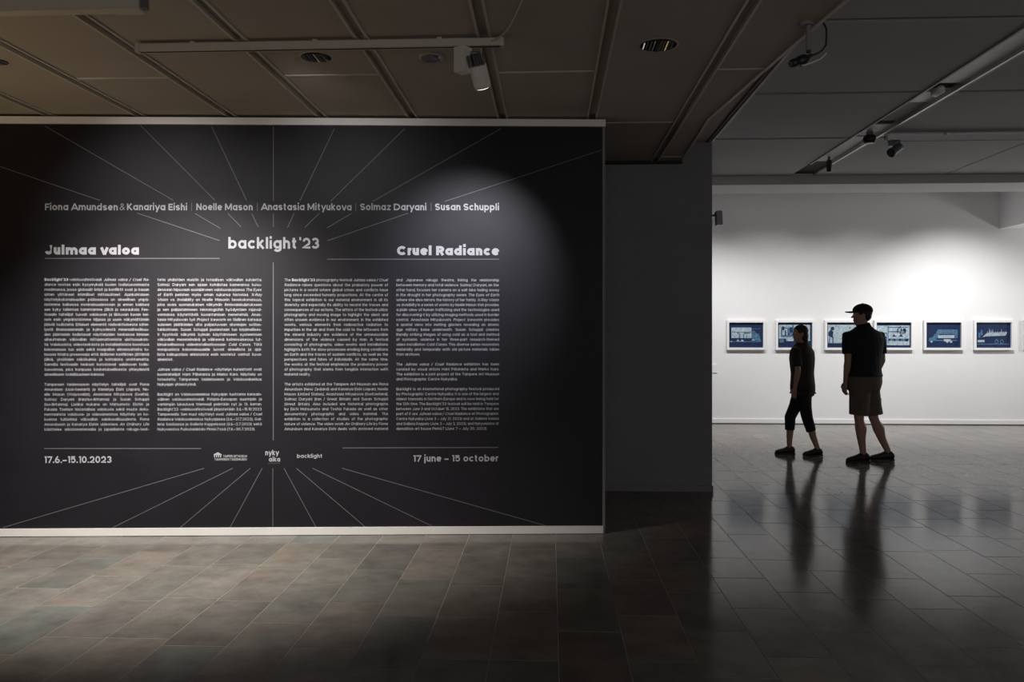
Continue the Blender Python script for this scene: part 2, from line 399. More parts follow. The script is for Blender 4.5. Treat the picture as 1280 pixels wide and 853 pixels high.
# --- stroke lettering: a geometric sans drawn with strokes
XH, CAP, ASC, DES = .55, .70, .745, -.205
def arc(cx, cy, rx, ry, a0, a1, q):
    n = max(3, int(abs(a1 - a0) / 360 * q))
    return [(cx + rx * math.cos(math.radians(a0 + (a1 - a0) * i / n)), cy + ry * math.sin(math.radians(a0 + (a1 - a0) * i / n))) for i in range(n + 1)]
def glyph(c, w, q):
    """-> (strokes, advance) in em units; w = stroke width"""
    h = w / 2; lb = .05; BW = .46 + w * .6            # bowl outer width
    rx = (BW - w) / 2; ry = (XH - w) / 2; cx = lb + BW / 2; cy = XH / 2
    l = lb + h; r = lb + BW - h; adv = BW + 2 * lb
    dots = {'ä': 'a', 'ö': 'o'}
    if c in dots:
        s, a = glyph(dots[c], w, q); d = max(w * .55, .05)
        for k in (-1, 1):
            x = a / 2 + k * .11; s = s + [[(x - d, XH + .12), (x + d, XH + .12)]]
        return s, a
    if c == 'o': return [arc(cx, cy, rx, ry, 0, 360, q)], adv
    if c == 'a': return [arc(cx, cy, rx, ry, 0, 360, q), [(r, 0), (r, XH)]], adv
    if c == 'b': return [arc(cx, cy, rx, ry, 0, 360, q), [(l, 0), (l, ASC)]], adv
    if c == 'd': return [arc(cx, cy, rx, ry, 0, 360, q), [(r, 0), (r, ASC)]], adv
    if c == 'p': return [arc(cx, cy, rx, ry, 0, 360, q), [(l, DES), (l, XH)]], adv
    if c == 'q': return [arc(cx, cy, rx, ry, 0, 360, q), [(r, DES), (r, XH)]], adv
    if c == 'g': return [arc(cx, cy, rx, ry, 0, 360, q), [(r, XH), (r, .0)] + arc(cx, .0, rx, -DES - h, 0, -155, q)[1:]], adv
    if c == 'c': return [arc(cx, cy, rx, ry, 42, 318, q)], adv * .92
    if c == 'e': return [arc(cx, cy, rx, ry, 0, 322, q), [(l, cy), (cx + rx, cy)]], adv * .96
    hw = .38 + w * .55
    if c in 'nhr':
        R = lb + hw - h; rr = (R - l) / 2; top = XH - h
        s = [[(l, 0), (l, ASC if c == 'h' else XH)]]
        if c == 'r': s.append(arc(l + rr * 1.05, XH - h - rr, rr * 1.05, rr, 180, 75, q)); return s, lb + hw * .62 + .02
        s.append(arc(l + rr, top - rr, rr, rr, 180, 0, q) + [(R, 0)]); return s, hw + 2 * lb
    if c == 'u':
        R = lb + hw - h; rr = (R - l) / 2
        return [[(R, XH), (R, 0)], [(l, XH)] + arc(l + rr, h + rr, rr, rr, 180, 360, q)], hw + 2 * lb
    if c == 'm':
        g = .27 + w * .35; rr = g / 2; s = [[(l, 0), (l, XH)]]
        for i in (0, 1): s.append(arc(l + g * i + rr, XH - h - rr, rr, rr, 180, 0, q) + [(l + g * (i + 1), 0)])
        return s, l + 2 * g + h + lb
    if c == 'i': return [[(l, 0), (l, XH)], [(l, XH + .09), (l, XH + .09 + w * 1.05)]], w + 2 * lb
    if c == 'l': return [[(l, 0), (l, ASC)]], w + 2 * lb
    if c == 'j': return [[(l, XH), (l, DES + .1), (l - .08, DES + h)], [(l, XH + .09), (l, XH + .09 + w * 1.05)]], w + 2 * lb
    if c == 't': return [[(l + .08, .70), (l + .08, h + .06), (l + .15, h), (l + .22, h)], [(l - .04, XH - h), (l + .23, XH - h)]], .27 + w + lb
    if c == 'f': return [[(l + .06, 0), (l + .06, .62), (l + .12, ASC - h), (l + .2, ASC - h)], [(l - .04, XH - h), (l + .2, XH - h)]], .2 + w + lb
    if c == 'k': return [[(l, 0), (l, ASC)], [(l, .22), (l + .34, XH)], [(l + .1, .30), (l + .37, 0)]], .40 + w + lb
    if c == 's':
        a, b = lb + h, lb + .43 + w * .3 - h; m_ = (a + b) / 2; R = (XH - w) / 4; X = (b - a) / 2
        return [arc(m_, XH - h - R, X, R, 25, 270, q)[:-1] + [(m_, XH / 2)] + arc(m_, h + R, X, R, 90, -155, q)[1:]], b + h + lb
    if c in 'vy':
        w_ = .50 + w * .4; s = [[(lb, XH), (lb + w_ / 2, h * .3), (lb + w_, XH)]]
        s = [[(lb + h * .6, XH), (lb + w_ / 2, 0)], [(lb + w_ - h * .6, XH), (lb + w_ / 2 - (.12 if c == 'y' else 0), DES if c == 'y' else 0)]]
        return s, w_ + lb * .9
    if c == 'w':
        g = .22 + w * .12
        return [[(lb, XH), (lb + g, 0)], [(lb + 2 * g, XH), (lb + g, 0)], [(lb + 2 * g, XH), (lb + 3 * g, 0)], [(lb + 4 * g, XH), (lb + 3 * g, 0)]], 4 * g + 2 * lb
    if c == 'x': return [[(l, XH), (l + .38, 0)], [(l + .38, XH), (l, 0)]], .44 + w
    if c == 'z': return [[(l, XH - h), (l + .36, XH - h), (l, h), (l + .36, h)]], .42 + w
    # capitals
    CW = .70 + w * .3; R2 = (CW - w) / 2; ccx = lb + CW / 2; ccy = CAP / 2; cyr = (CAP - w) / 2
    if c == 'O': return [arc(ccx, ccy, R2, cyr, 0, 360, q)], CW + 2 * lb
    if c == 'Q': return [arc(ccx, ccy, R2, cyr, 0, 360, q), [(ccx + .1, .2), (ccx + .3, 0)]], CW + 2 * lb
    if c == 'C': return [arc(ccx, ccy, R2, cyr, 42, 318, q)], CW * .94 + 2 * lb
    if c == 'G': return [arc(ccx, ccy, R2, cyr, 42, 352, q), [(ccx, ccy - .02), (ccx + R2 + h, ccy - .02)]], CW + 2 * lb
    EW = .42 + w * .5; er = lb + EW - h
    if c == 'E': return [[(er + h, CAP - h), (l, CAP - h), (l, h), (er + h, h)], [(l, CAP / 2), (er + h * .4, CAP / 2)]], EW + 1.6 * lb
    if c == 'F': return [[(er + h, CAP - h), (l, CAP - h), (l, 0)], [(l, CAP / 2 - .02), (er, CAP / 2 - .02)]], EW + 1.2 * lb
    if c == 'L': return [[(l, CAP), (l, h), (er + h, h)]], EW + 1.2 * lb
    if c == 'I': return [[(l, 0), (l, CAP)]], w + 2 * lb
    HW = .54 + w * .5; hr = lb + HW - h
    if c == 'H': return [[(l, 0), (l, CAP)], [(hr, 0), (hr, CAP)], [(l, CAP / 2), (hr, CAP / 2)]], HW + 2 * lb
    if c == 'N': return [[(l, 0), (l, CAP)], [(hr, 0), (hr, CAP)], [(l, CAP - h * .5), (hr, h * .5)]], HW + 2 * lb
    if c == 'M':
        mr = l + .62 + w * .3
        return [[(l, 0), (l, CAP)], [(mr, 0), (mr, CAP)], [(l, CAP), ((l + mr) / 2, .12)], [(mr, CAP), ((l + mr) / 2, .12)]], mr + h + lb
    if c == 'A': a = .66 + w * .4; return [[(lb, 0), (lb + a / 2, CAP)], [(lb + a, 0), (lb + a / 2, CAP)], [(lb + a * .2, .2), (lb + a * .8, .2)]], a + lb * 1.4
    if c == 'V': a = .64 + w * .4; return [[(lb, CAP), (lb + a / 2, 0)], [(lb + a, CAP), (lb + a / 2, 0)]], a + lb * 1.4
    if c == 'Y': a = .60 + w * .4; return [[(lb, CAP), (lb + a / 2, .3)], [(lb + a, CAP), (lb + a / 2, .3)], [(lb + a / 2, .34), (lb + a / 2, 0)]], a + lb
    if c == 'X': a = .56 + w * .4; return [[(lb, CAP), (lb + a, 0)], [(lb + a, CAP), (lb, 0)]], a + 2 * lb
    if c == 'W':
        g = .24 + w * .1
        return [[(lb, CAP), (lb + g, 0)], [(lb + 2 * g, CAP), (lb + g, 0)], [(lb + 2 * g, CAP), (lb + 3 * g, 0)], [(lb + 4 * g, CAP), (lb + 3 * g, 0)]], 4 * g + 2 * lb
    if c == 'T': a = .52 + w * .4; return [[(lb, CAP - h), (lb + a, CAP - h)], [(lb + a / 2, 0), (lb + a / 2, CAP)]], a + lb * 1.5
    if c == 'Z': return [[(l, CAP - h), (l + .46, CAP - h), (l, h), (l + .48, h)]], .52 + w
    if c == 'K': return [[(l, 0), (l, CAP)], [(l, .26), (l + .44, CAP)], [(l + .13, .36), (l + .48, 0)]], .50 + w + lb
    if c == 'J': return [[(l + .34, CAP), (l + .34, .2)] + arc(l + .17, .17 + h, .17, .17, 0, -170, q)[1:]], .36 + w + lb * 1.8
    if c == 'U': R = (hr - l) / 2; return [[(l, CAP)] + arc(l + R, h + R, R, R, 180, 360, q) + [(hr, CAP)]], HW + 2 * lb
    if c == 'D': return [[(l, h), (l, CAP - h), (l + .2, CAP - h)] + arc(l + .2, CAP / 2, .40, CAP / 2 - h, 90, -90, q)[1:] + [(l, h)]], .60 + w + 2 * lb
    pr = (CAP - h - (CAP * .46)) / 2
    if c in 'PRB':
        s = [[(l, 0), (l, CAP)], [(l, CAP - h), (l + .22, CAP - h)] + arc(l + .22, CAP - h - pr, .19, pr, 90, -90, q)[1:] + [(l, CAP - h - 2 * pr)]]
        if c == 'R': s.append([(l + .22, CAP - h - 2 * pr), (l + .42, 0)])
        if c == 'B':
            b_ = (CAP - h - 2 * pr - h) / 2
            s.append([(l, h), (l + .24, h)] + arc(l + .24, h + b_, .2, b_, -90, 90, q)[1:])
        return s, .42 + w + 1.6 * lb
    if c == 'S':
        a, b = lb + h, lb + .50 + w * .4 - h; m_ = (a + b) / 2; R = (CAP - w) / 4; X = (b - a) / 2
        return [arc(m_, CAP - h - R, X, R, 20, 270, q)[:-1] + [(m_, CAP / 2)] + arc(m_, h + R, X, R, 90, -160, q)[1:]], b + h + lb
    # figures
    DW = .50 + w * .4; dx = lb + DW / 2; drx = (DW - w) / 2
    if c == '0': return [arc(dx, CAP / 2, drx, CAP / 2 - h, 0, 360, q)], DW + 2 * lb
    if c == '1': return [[(l - .02, CAP - h), (l + .14, CAP - h), (l + .14, 0)]], .16 + w + 1.4 * lb
    if c == '2': return [arc(dx, CAP - h - drx, drx, drx, 170, -38, q) + [(lb + h * .7, h), (lb + DW, h)]], DW + 2 * lb
    if c == '3':
        R = (CAP - w) / 4
        return [arc(dx - .02, CAP - h - R, drx * .9, R, 160, -90, q), arc(dx - .02, h + R, drx, R, 90, -160, q)], DW + 2 * lb
    if c == '4': return [[(lb + DW * .62, CAP), (lb, .17), (lb + DW, .17)], [(lb + DW * .72, 0), (lb + DW * .72, .4)]], DW + 2 * lb
    if c == '5': return [[(lb + DW - h, CAP - h), (lb + h + .03, CAP - h), (lb + h, .36)] + arc(dx - .01, .02 + h + .18, drx, .2, 135, -155, q)], DW + 2 * lb
    if c == '6': return [arc(dx, .22, drx, .22 - h + .01, 0, 360, q), [(lb + h, .25), (lb + h + .05, .42), (lb + DW * .62, CAP)]], DW + 2 * lb
    if c == '7': return [[(lb, CAP - h), (lb + DW - h, CAP - h), (lb + DW * .3, 0)]], DW + 1.2 * lb
    if c == '8': R = (CAP - w) / 4; return [arc(dx, CAP - h - R, drx * .85, R, 0, 360, q), arc(dx, h + R, drx, R, 0, 360, q)], DW + 2 * lb
    if c == '9': return [arc(dx, CAP - .22, drx, .22 - h + .01, 0, 360, q), [(lb + DW - h, CAP - .25), (lb + DW - h - .05, .28), (lb + DW * .38, 0)]], DW + 2 * lb
    if c == '.': return [[(l, 0), (l, w * 1.05)]], w + 1.6 * lb
    if c == ',': return [[(l, w), (l - .03, -.1)]], w + 1.6 * lb
    if c == ':': return [[(l, 0), (l, w * 1.05)], [(l, XH - w * 1.05), (l, XH)]], w + 1.6 * lb
    if c == "'": return [[(l, ASC), (l, ASC - .2)]], w + 1.3 * lb
    if c == '-': return [[(lb, .26), (lb + .26, .26)]], .26 + 2 * lb
    if c == '–': return [[(lb, .26), (lb + .46, .26)]], .46 + 2 * lb
    if c == '/': return [[(lb, -.08), (lb + .3, CAP + .05)]], .3 + 2 * lb
    if c == '(': return [arc(lb + .26, .28, .2, .46, 120, 240, q)], .16 + 2 * lb
    if c == ')': return [arc(lb - .10, .28, .2, .46, 60, -60, q)], .16 + 2 * lb
    if c == '&': return [[(lb + .52, h), (lb + .14, .52)] + arc(lb + .26, .56, .12, .12, 200, -30, q) + [(lb + .08, .26)] + arc(lb + .2, .17, .17, .17 - h, 150, 290, q) + [(lb + .52, .34)]], .56 + 2 * lb
    return [], .26
GC = {}
def getg(c, w, q):
    k = (c, round(w, 3), q)
    if k not in GC: GC[k] = glyph(c, w, q)
    return GC[k]
def stroke(bm, pts, w, z, org, sc, shear=0.):
    pts = [Vector(p) for p in pts]
    closed = len(pts) > 3 and (pts[0] - pts[-1]).length < 1e-4
    if closed: pts = pts[:-1]
    n = len(pts); Lf, Rt = [], []
    for i, p in enumerate(pts):
        a = pts[i - 1] if (i or closed) else None; b = pts[(i + 1) % n] if (i < n - 1 or closed) else None
        d0 = (p - a).normalized() if a is not None else None; d1 = (b - p).normalized() if b is not None else None
        if d0 is None: d0 = d1
        if d1 is None: d1 = d0
        nn = Vector((-(d0.y + d1.y), d0.x + d1.x)); nn = nn.normalized() if nn.length > 1e-6 else Vector((-d0.y, d0.x))
        k = min(1.6, 1 / max(.3, nn.dot(Vector((-d0.y, d0.x))))) * w / 2
        for S, s in ((Lf, 1), (Rt, -1)):
            x, y = p + nn * k * s
            S.append(bm.verts.new((org[0] + (x + y * shear) * sc[0], z, org[1] + y * sc[1])))
    m = n if closed else n - 1
    for i in range(m):
        j = (i + 1) % n
        bm.faces.new((Lf[i], Lf[j], Rt[j], Rt[i]))
def width(s, w, q=10, track=0.):
    return sum(getg(c, w, q)[1] + track for c in s) - track - .1
def put(bm, s, x, z, sx, sy, w, q=24, track=0., it=0.):
    for c in s:
        g, a = getg(c, w, q)
        for i, st_ in enumerate(g): stroke(bm, st_, w, -.0012 - .00012 * i, (x - .055 * sx, z), (sx, sy), it)
        x += (a + track) * sx
    return x
def line(parent, name, segs, w=24, m='print_', track=0.):
    """segs: (text, u0, u1, weight); all share baseline v and cap height in px"""
def fit(name, segs, vbase, vcap, m='print_', q=26, wpx=None, href=CAP):
    bm = bmesh.new()
    for s, u0, u1, w in segs:
        x0, zb = P(u0, vbase); x1, _ = P(u1, vbase); zc = P((u0 + u1) / 2, vcap)[1]; zb = P((u0 + u1) / 2, vbase)[1]
        sy = (zc - zb) / href; sx = (x1 - x0) / width(s, w, q)
        put(bm, s, x0, zb, sx, sy, w, q)
    o = link(name, bm, M[m], TWALL); return o
B_ = .145
fit('artist_names', [('Fiona Amundsen', 56.4, 147.4, B_), ('&', 149.7, 156.3, .06), ('Kanariya Eishi', 158.9, 234, B_), ('Noelle Mason', 245.6, 315.9, B_),
                     ('Anastasia Mityukova', 326.9, 439.5, B_), ('Solmaz Daryani', 450.4, 533, B_), ('Susan Schuppli', 543.9, 623.8, B_)], 263.0, 254.7)
fit('title_lettering', [('Julmaa valoa', 56.4, 173.8, .21)], 318.4, 306.9)
fit('title_lettering', [('Cruel Radiance', 496.4, 623.8, .21)], 319.2, 307.8)
fit('festival_lettering', [('backlight', 285.6, 371.5, .15), ("'", 374.4, 375.8, .1), ('23', 378.4, 399.3, .145)], 311, 297.4)
fit('date_lettering', [('17.6.–15.10.2023', 55.4, 139.8, B_)], 579.0, 570.6)
fit('date_lettering', [('17 june – 15 october', 516.4, 622.6, B_)], 577.2, 569.2)
fit('logo_lettering', [('backlight', 371.3, 403, .13)], 572.6, 568.0, q=14)
fit('logo_lettering', [('nyky', 331.8, 348.4, .15)], 569.3, 562.6, q=14, href=ASC)
fit('logo_lettering', [('aika', 336.2, 350.2, .15)], 577.2, 571.4, q=14, href=ASC)
fit('logo_lettering', [('VALOKUVAKESKUS', 335, 350, .1)], 580.0, 578.6, q=10, m='ray')
fit('logo_lettering', [('TAMPERE ART MUSEUM', 279, 308.8, .12)], 572.0, 569.0, q=10)
fit('logo_lettering', [('TAMPEREEN TAIDEMUSEO', 268, 308.8, .12)], 576.0, 573.0, q=10)
bm = bmesh.new()      # museum emblem: a small gabled facade
def pp(u, v, y=-.0014):
    s, z = P(u, v); return Vector((s, y, z))
def poly(bm, pts, y=-.0014):
    bm.faces.new([bm.verts.new(pp(u, v, y)) for u, v in pts])
poly(bm, [(267.2, 568.2), (272.3, 565.5), (277.2, 568.2), (277.2, 569.2), (267.2, 569.2)])
for k in range(4):
    u = 267.6 + 2.55 * k; poly(bm, [(u, 569.2), (u + 1.3, 569.2), (u + 1.3, 572), (u, 572)])
link('emblem', bm, M['print_'], TWALL)
bm = bmesh.new()      # arrow between k and l of the festival name
poly(bm, [(322.6, 305), (326.6, 302.2), (326.6, 307.8)], -.0019); link('arrow_mark', bm, M['print_'], TWALL)
bm = bmesh.new()
def bar(u0, v0, u1, v1, wd=.0048, m='ray', name='ray_line'):
    a, b = Vector(P(u0, v0)), Vector(P(u1, v1)); d = (b - a).normalized(); n = Vector((-d.y, d.x)) * wd / 2
    bm = bmesh.new(); bm.faces.new([bm.verts.new((p.x, -.0008, p.y)) for p in (a + n, b + n, b - n, a - n)])
    link(name, bm, M[m], TWALL)
for r in ((0, 208.3, 124.7, 250.5), (171.3, 266.5, 274.6, 300.9), (56.4, 157.8, 216.7, 250.5), (243.5, 266.8, 275.2, 285.5), (175.2, 156.3, 268.7, 250.5),
          (285, 267, 301.4, 283.8), (264.3, 157.8, 308.2, 250.5), (314.7, 267.1, 322.7, 283.8), (341.8, 158, 341.8, 251), (341.8, 267, 341.8, 284),
          (418, 160.8, 374.9, 251.2), (367.5, 267, 359.5, 284.6), (506.2, 160.6, 413.3, 251.7), (399, 267, 380.9, 284.6), (626.4, 160.8, 466, 251.8),
          (439.5, 267, 409, 284.8), (752.6, 187.5, 556, 251.9), (510.4, 266.6, 409.4, 301),
          (255.3, 585.6, 3, 660), (291, 585.6, 140.7, 660), (313, 585.6, 225, 660), (327.8, 585.6, 287.4, 660), (341, 585.6, 341, 660.5), (355, 585.6, 395.4, 660),
          (370.5, 585.6, 457.8, 660), (390.7, 585.6, 543.3, 659.5), (427.5, 585.6, 684, 658)):
    bar(*r)
bar(-60, 188, 0, 208.3)
for r in ((341.6, 328, 341.6, 551), (56.4, 323.2, 274.4, 323.2), (409, 324.2, 623.8, 324.2), (55.4, 561, 251.5, 561), (428.5, 560.2, 622.8, 559.6)): bar(*r, wd=.006, name='rule_line')
for u in (239.5, 321.7, 444.8, 538.9): bar(u, 253.5, u, 264, .004, 'ray', 'divider_line')

T1 = """*Backlight'23*-valokuvafestivaali _Julmaa valoa / Cruel Ra-_
_diance_ nostaa esiin kysymyksiä kuvien todistusvoimasta
maailmassa, jossa globaalit kriisit ja konfliktit ovat jo kauan
sitten ylittäneet inhimilliset mittasuhteet. Ajankohtaisen
näyttelykokonaisuuden pääosassa on aineellinen ympä-
ristömme kaikessa moninaisuudessaan ja ennen kaikkea
sen kyky tallentaa toimintamme jälkiä ja seurauksia. Fes-
tivaalin taiteilijat tuovat valokuvan ja liikkuvan kuvan kei-
noin esiin ympäristöömme hiljaisia ja usein näkymättömiin
jääviä todisteita. Erilaiset elementit radioaktiivisesta sätei-
lystä ilmansaasteisiin ja kylmyydestä mineraaliteollisuu-
den jäänteisiin todistavat näyttelyiden teoksissa ihmisen
aiheuttaman väkivallan mittaamattomista ulottuvuuksis-
ta. Valokuvista, videoteoksista ja installaatioista koostuva
kokonaisuus tuo esiin sekä maapallon elinolosuhteita tu-
hoavia hitaita prosesseja että äkillisten konfliktien jättämiä
jälkiä, yksilöiden näkökulmia ja kohtaloita unohtamatta.
Samalla festivaalin teokset korostavat valokuvan todis-
tusvoimaa, joka kumpuaa kosketuksellisesta yhteydestä
aineelliseen todellisuuteen kanssa.

Tampereen taidemuseon näyttelyn taiteilijat ovat Fiona
Amundsen (Uusi-Seelanti) ja Kanariya Eishi (Japani), No-
elle Mason (Yhdysvallat), Anastasia Mityukova (Sveitsi),
Solmaz Daryani (Iran/Iso-Britannia) ja Susan Schuppli
(Iso-Britannia). Lisäksi mukana on Matsumoto Eiichin ja
Fukada Toshion historiallisia valokuvia sekä muuta doku-
mentaarista valokuva- ja videoaineistoa. Näyttely on ko-
koelma tutkielmia väkivallan valokuvallisuudesta. Fiona
Amundsenin ja Kanariya Eishin videoteos _An Ordinary Life_
käsittelee arkistomateriaalia ja japanilaista rakugo-teat-"""
T2 = """teria yhdistäen muistin ja totaalisen väkivallan suhdetta.
Solmaz Daryani sen sijaan kohdistaa kameransa kuivu-
dessaan hiipuvaan suolajärveen valokuvasarjassa _The Eyes_
_of Earth_ peilaten myös oman sukunsa historiaa. _X-Ray_
_Vision vs. Invisibility_ on Noelle Masonin teoskokonaisuus,
joka avaa suorasukaisen näkymän ihmissalakuljetukseen
ja sen paljastamiseen teknologioihin hyödyntäen rajaval-
vonnassa käytettäviä kuvantamisen menetelmiä. Anas-
tasia Mityukovan työ _Project Iceworm_ on tilallinen katsaus
sulavien jäätiköiden alta paljastuvaan atomiajan sotilas-
tukikohtaan. Susan Schuppli puolestaan tuo kirjaimellises-
ti hyytäviä näkymiä kylmän käyttämiseen systeemisen
väkivallan menetelmänä ja välineenä kolmiosaisessa tut-
kimuksellisessa videoinstallaatiossaan _Cold Cases._ Tätä
monipuolista kokonaisuudelle luovat aineellista ja ajal-
lista kaikupohjaa arkistoista esiin nostetut vanhat kuva-
aineistot.

_Julmaa valoa / Cruel Radiance_ -näyttelyn kuraattorit ovat
kuvataiteilijat Harri Pälviranta ja Marko Karo. Näyttely on
toteutettu Tampereen taidemuseon ja Valokuvakeskus
Nykyajan yhteistyönä.

Backlight on Valokuvakeskus Nykyajan tuottama kansain-
välinen valokuvafestivaali. Pohjois-Euroopan suurimpiin ja
vanhimpiin lukeutuva triennaali pidetään nyt jo 13. kerran.
Backlight'23 -valokuvafestivaali järjestetään 3.6.–15.10.2023
Tampereella. Sen muut näyttelyt ovat _Julmaa valoa / Cruel_
_Radiance_ Valokuvakeskus Nykyajassa (3.6.–31.7.2023), Gal-
leria Saskiassa ja Galleria Koppelossa (3.6.–2.7.2023) sekä
Nykyveistos Purkutaidetalo Pinni47:ssä (7.6.–30.7.2023)."""
T3 = """The *Backlight'23* photography festival _Julmaa valoa / Cruel_
_Radiance_ raises questions about the probatory power of
pictures in a world where global crises and conflicts have
long since exceeded humanly proportions. At the centre of
this topical exhibition is our material environment in all its
diversity and especially its ability to record the traces and
consequences of our actions. The artists of the festival utilize
photography and moving image to highlight the silent and
often unseen evidence in our environment. In the exhibited
works, various elements from radioactive radiation to
impurities in the air and from the cold to the leftovers from
the mineral industry are evidence of the unmeasurable
dimensions of the violence caused by man. A festival
consisting of photographs, video works and installations
highlights both the slow processes eroding living conditions
on Earth and the traces of sudden conflicts, as well as the
perspectives and fates of individuals. At the same time,
the works at the festival emphasize the probatory power
of photography that stems from tangible interaction with
material reality.

The artists exhibited at the Tampere Art Museum are Fiona
Amundsen (New Zealand) and Kanariya Eishi (Japan), Noelle
Mason (United States), Anastasia Mityukova (Switzerland),
Solmaz Daryani (Iran / Great Britain) and Susan Schuppli
(Great Britain). Also included are historical photographs
by Eiichi Matsumoto and Toshio Fukada as well as other
documentary photographic and video material. The
exhibition is a collection of studies of the photographic
nature of violence. The video work _An Ordinary Life_ by Fiona
Amundsen and Kanariya Eishi deals with archived material"""
T4 = """and Japanese rakugo theatre, linking the relationship
between memory and total violence. Solmaz Daryani, on the
other hand, focuses her camera on a salt lake fading away
in the drought in her photography series _The Eyes of Earth_
where she also mirrors the history of her family. _X-Ray Vision_
_vs. Invisibility_ is a series of works by Noelle Mason that provides
a plain view of human trafficking and the technologies used
for discovering it by utilizing imaging methods used in border
control. Anastasia Mityukova's _Project Iceworm_ provides
a spatial view into melting glaciers revealing an atomic
age military base underneath. Susan Schuppli creates
literally striking images of using cold as a tool and method
of systemic violence in her three-part research-themed
video installation _Cold Cases._ This diverse series resonates
materially and temporally with old picture materials taken
from archives.

The _Julmaa valoa / Cruel Radiance_ exhibition has been
curated by visual artists Harri Pälviranta and Marko Karo.
The exhibition is a joint project of the Tampere Art Museum
and Photographic Centre Nykyaika.

Backlight is an international photography festival produced
by Photographic Centre Nykyaika. It is one of the largest and
oldest triennials in Northern Europe and is now being held for
the 13th time. The Backlight'23 festival will be held in Tampere
between June 3 and October 15, 2023. The exhibitions that are
part of it are _Julmaa valoa / Cruel Radiance_ at Photographic
Centre Nykyaika (June 3 – July 31, 2023) and at Galleria Saskia
and Galleria Koppelo (June 3 – July 2, 2023), and Nykyveistos at
demolition art house Pinni47 (June 7 – July 30, 2023)."""
def column(txt, u0, u1, va, vb):
    bm = bmesh.new(); q = 8; lines = txt.split('\n')
    x0 = P(u0, 440)[0]; x1 = P(u1, 440)[0]; za = P((u0 + u1) / 2, va)[1]; zb = P((u0 + u1) / 2, vb)[1]
    pitch = (za - zb) / (len(lines) - 1); em = pitch / 1.3
    bold = ital = False
    for i, ln in enumerate(lines):
        if not ln.strip(): continue
        words = []
        for wd in ln.split(' '):
            runs = []; cur = ''
            for c in wd:
                if c in '*_':
                    if cur: runs.append((cur, bold, ital)); cur = ''
                    if c == '*': bold = not bold
                    else: ital = not ital
                else: cur += c
            if cur: runs.append((cur, bold, ital))
            words.append(runs)
        bold = ital = False
        W_ = lambda b: .17 if b else .085
        ww = [sum(sum(getg(c, W_(b), q)[1] for c in t) for t, b, _ in r) for r in words]
        nat = sum(ww) + .2 * (len(ww) - 1); full = x1 - x0
        last = i == len(lines) - 1 or not lines[i + 1].strip()
        sx = em * .97
        if last and not (nat * sx > full * .93 or txt is T1 and i == 30 or txt is T3 and i == 30): sp = .3
        else:
            sp = (full / sx - sum(ww) + .1) / max(1, len(ww) - 1)
            if sp < .27: sx *= (full / sx) / (sum(ww) + .27 * (len(ww) - 1)); sp = .27
        x = x0; z = za - pitch * i - XH * em / 2
        for r, w_ in zip(words, ww):
            for t, b, it in r:
                x = put(bm, t, x, z, sx, em, W_(b), q, 0, .2 if it else 0)
            x += sp * sx
    link('text_column', bm, M['print_'], TWALL)
column(T1, 55.7, 186.3, 350.0, 537.2)
column(T2, 197.0, 327.2, 350.2, 537.0)
column(T3, 355.7, 485.0, 350.5, 536.6)
column(T4, 495.5, 623.9, 350.6, 536.3)

# ------------------------------------------------------------------ low-ceiling fixtures
t = empty('lighting_track', (-2.175, 4.20, H1 - .004)); tag(t, 'long brown-white lighting track across the low ceiling before the text wall', 'lighting track')
bm = bmesh.new(); box(bm, 0, 1.93, -.021, .021, -.052, -.014); link('rail', bm, M['rail'], t)
bm = bmesh.new(); box(bm, .0, 1.925, -.006, .006, -.054, -.05); link('groove', bm, M['dark'], t)
for x in (0, 1.915):
    bm = bmesh.new(); box(bm, x, x + .02, -.023, .023, -.055, -.012); link('end_cap', bm, M['rail'], t)
for x in (.3, .95, 1.6):
    bm = bmesh.new(); box(bm, x - .012, x + .012, -.010, .010, -.016, 0); link('mounting_clip', bm, M['rail'], t)
t = empty('lighting_track', (-4.9, 3.60, H1 - .004)); tag(t, 'near lighting track with a square end box cut by the top edge', 'lighting track')
bm = bmesh.new(); box(bm, 0, 2.93, -.03, .03, -.075, -.01); link('rail', bm, M['rail'], t)
bm = bmesh.new(); box(bm, 2.93, 3.06, -.035, .035, -.078, -.006); link('end_box', bm, M['rail'], t)
bm = bmesh.new(); box(bm, 3.06, 3.082, -.02, .02, -.066, -.02); link('end_cap', bm, M['greyp'], t)
for x in (.6, 1.5, 2.4):
    bm = bmesh.new(); box(bm, x - .03, x + .03, -.02, .02, -.012, 0); link('mounting_clip', bm, M['rail'], t)

t = empty('track_spotlight', (-.425, 4.20, H1 - .058)); tag(t, 'cream box spotlight with ribbed heat sink hanging at the end of the brown track', 'spotlight')
bm = bmesh.new(); box(bm, -.040, .028, -.035, .035, -.13, 0, 0, Matrix.Translation((-.022, 0, 0)) @ Matrix.Rotation(math.radians(-32), 4, 'Z')); bmesh.ops.bevel(bm, geom=bm.edges[:], offset=.003, segments=2, affect='EDGES'); link('driver_box', bm, M['whitep'], t)
bm = bmesh.new(); tube(bm, [(.012, 0, -.03), (.05, 0, -.03), (.055, .0, -.05)], .009, 8); link('bracket', bm, M['greyp'], t)
rot = (Vector((-.16, 1.5, -.76))).to_track_quat('-Z', 'Y').to_matrix().to_4x4()
HM_ = Matrix.Translation((.052, .02, -.103)) @ Matrix.Rotation(math.radians(33), 4, 'X') @ Matrix.Rotation(math.radians(-10), 4, 'Y')
bm = bmesh.new(); tube(bm, [(0, 0, .02), (0, 0, -.028), (0, 0, -.085), (0, 0, -.10)], [.044, .046, .046, .042], 20); bmesh.ops.transform(bm, matrix=HM_, verts=bm.verts[:]); link('lamp_head', bm, M['whitep'], t, False)
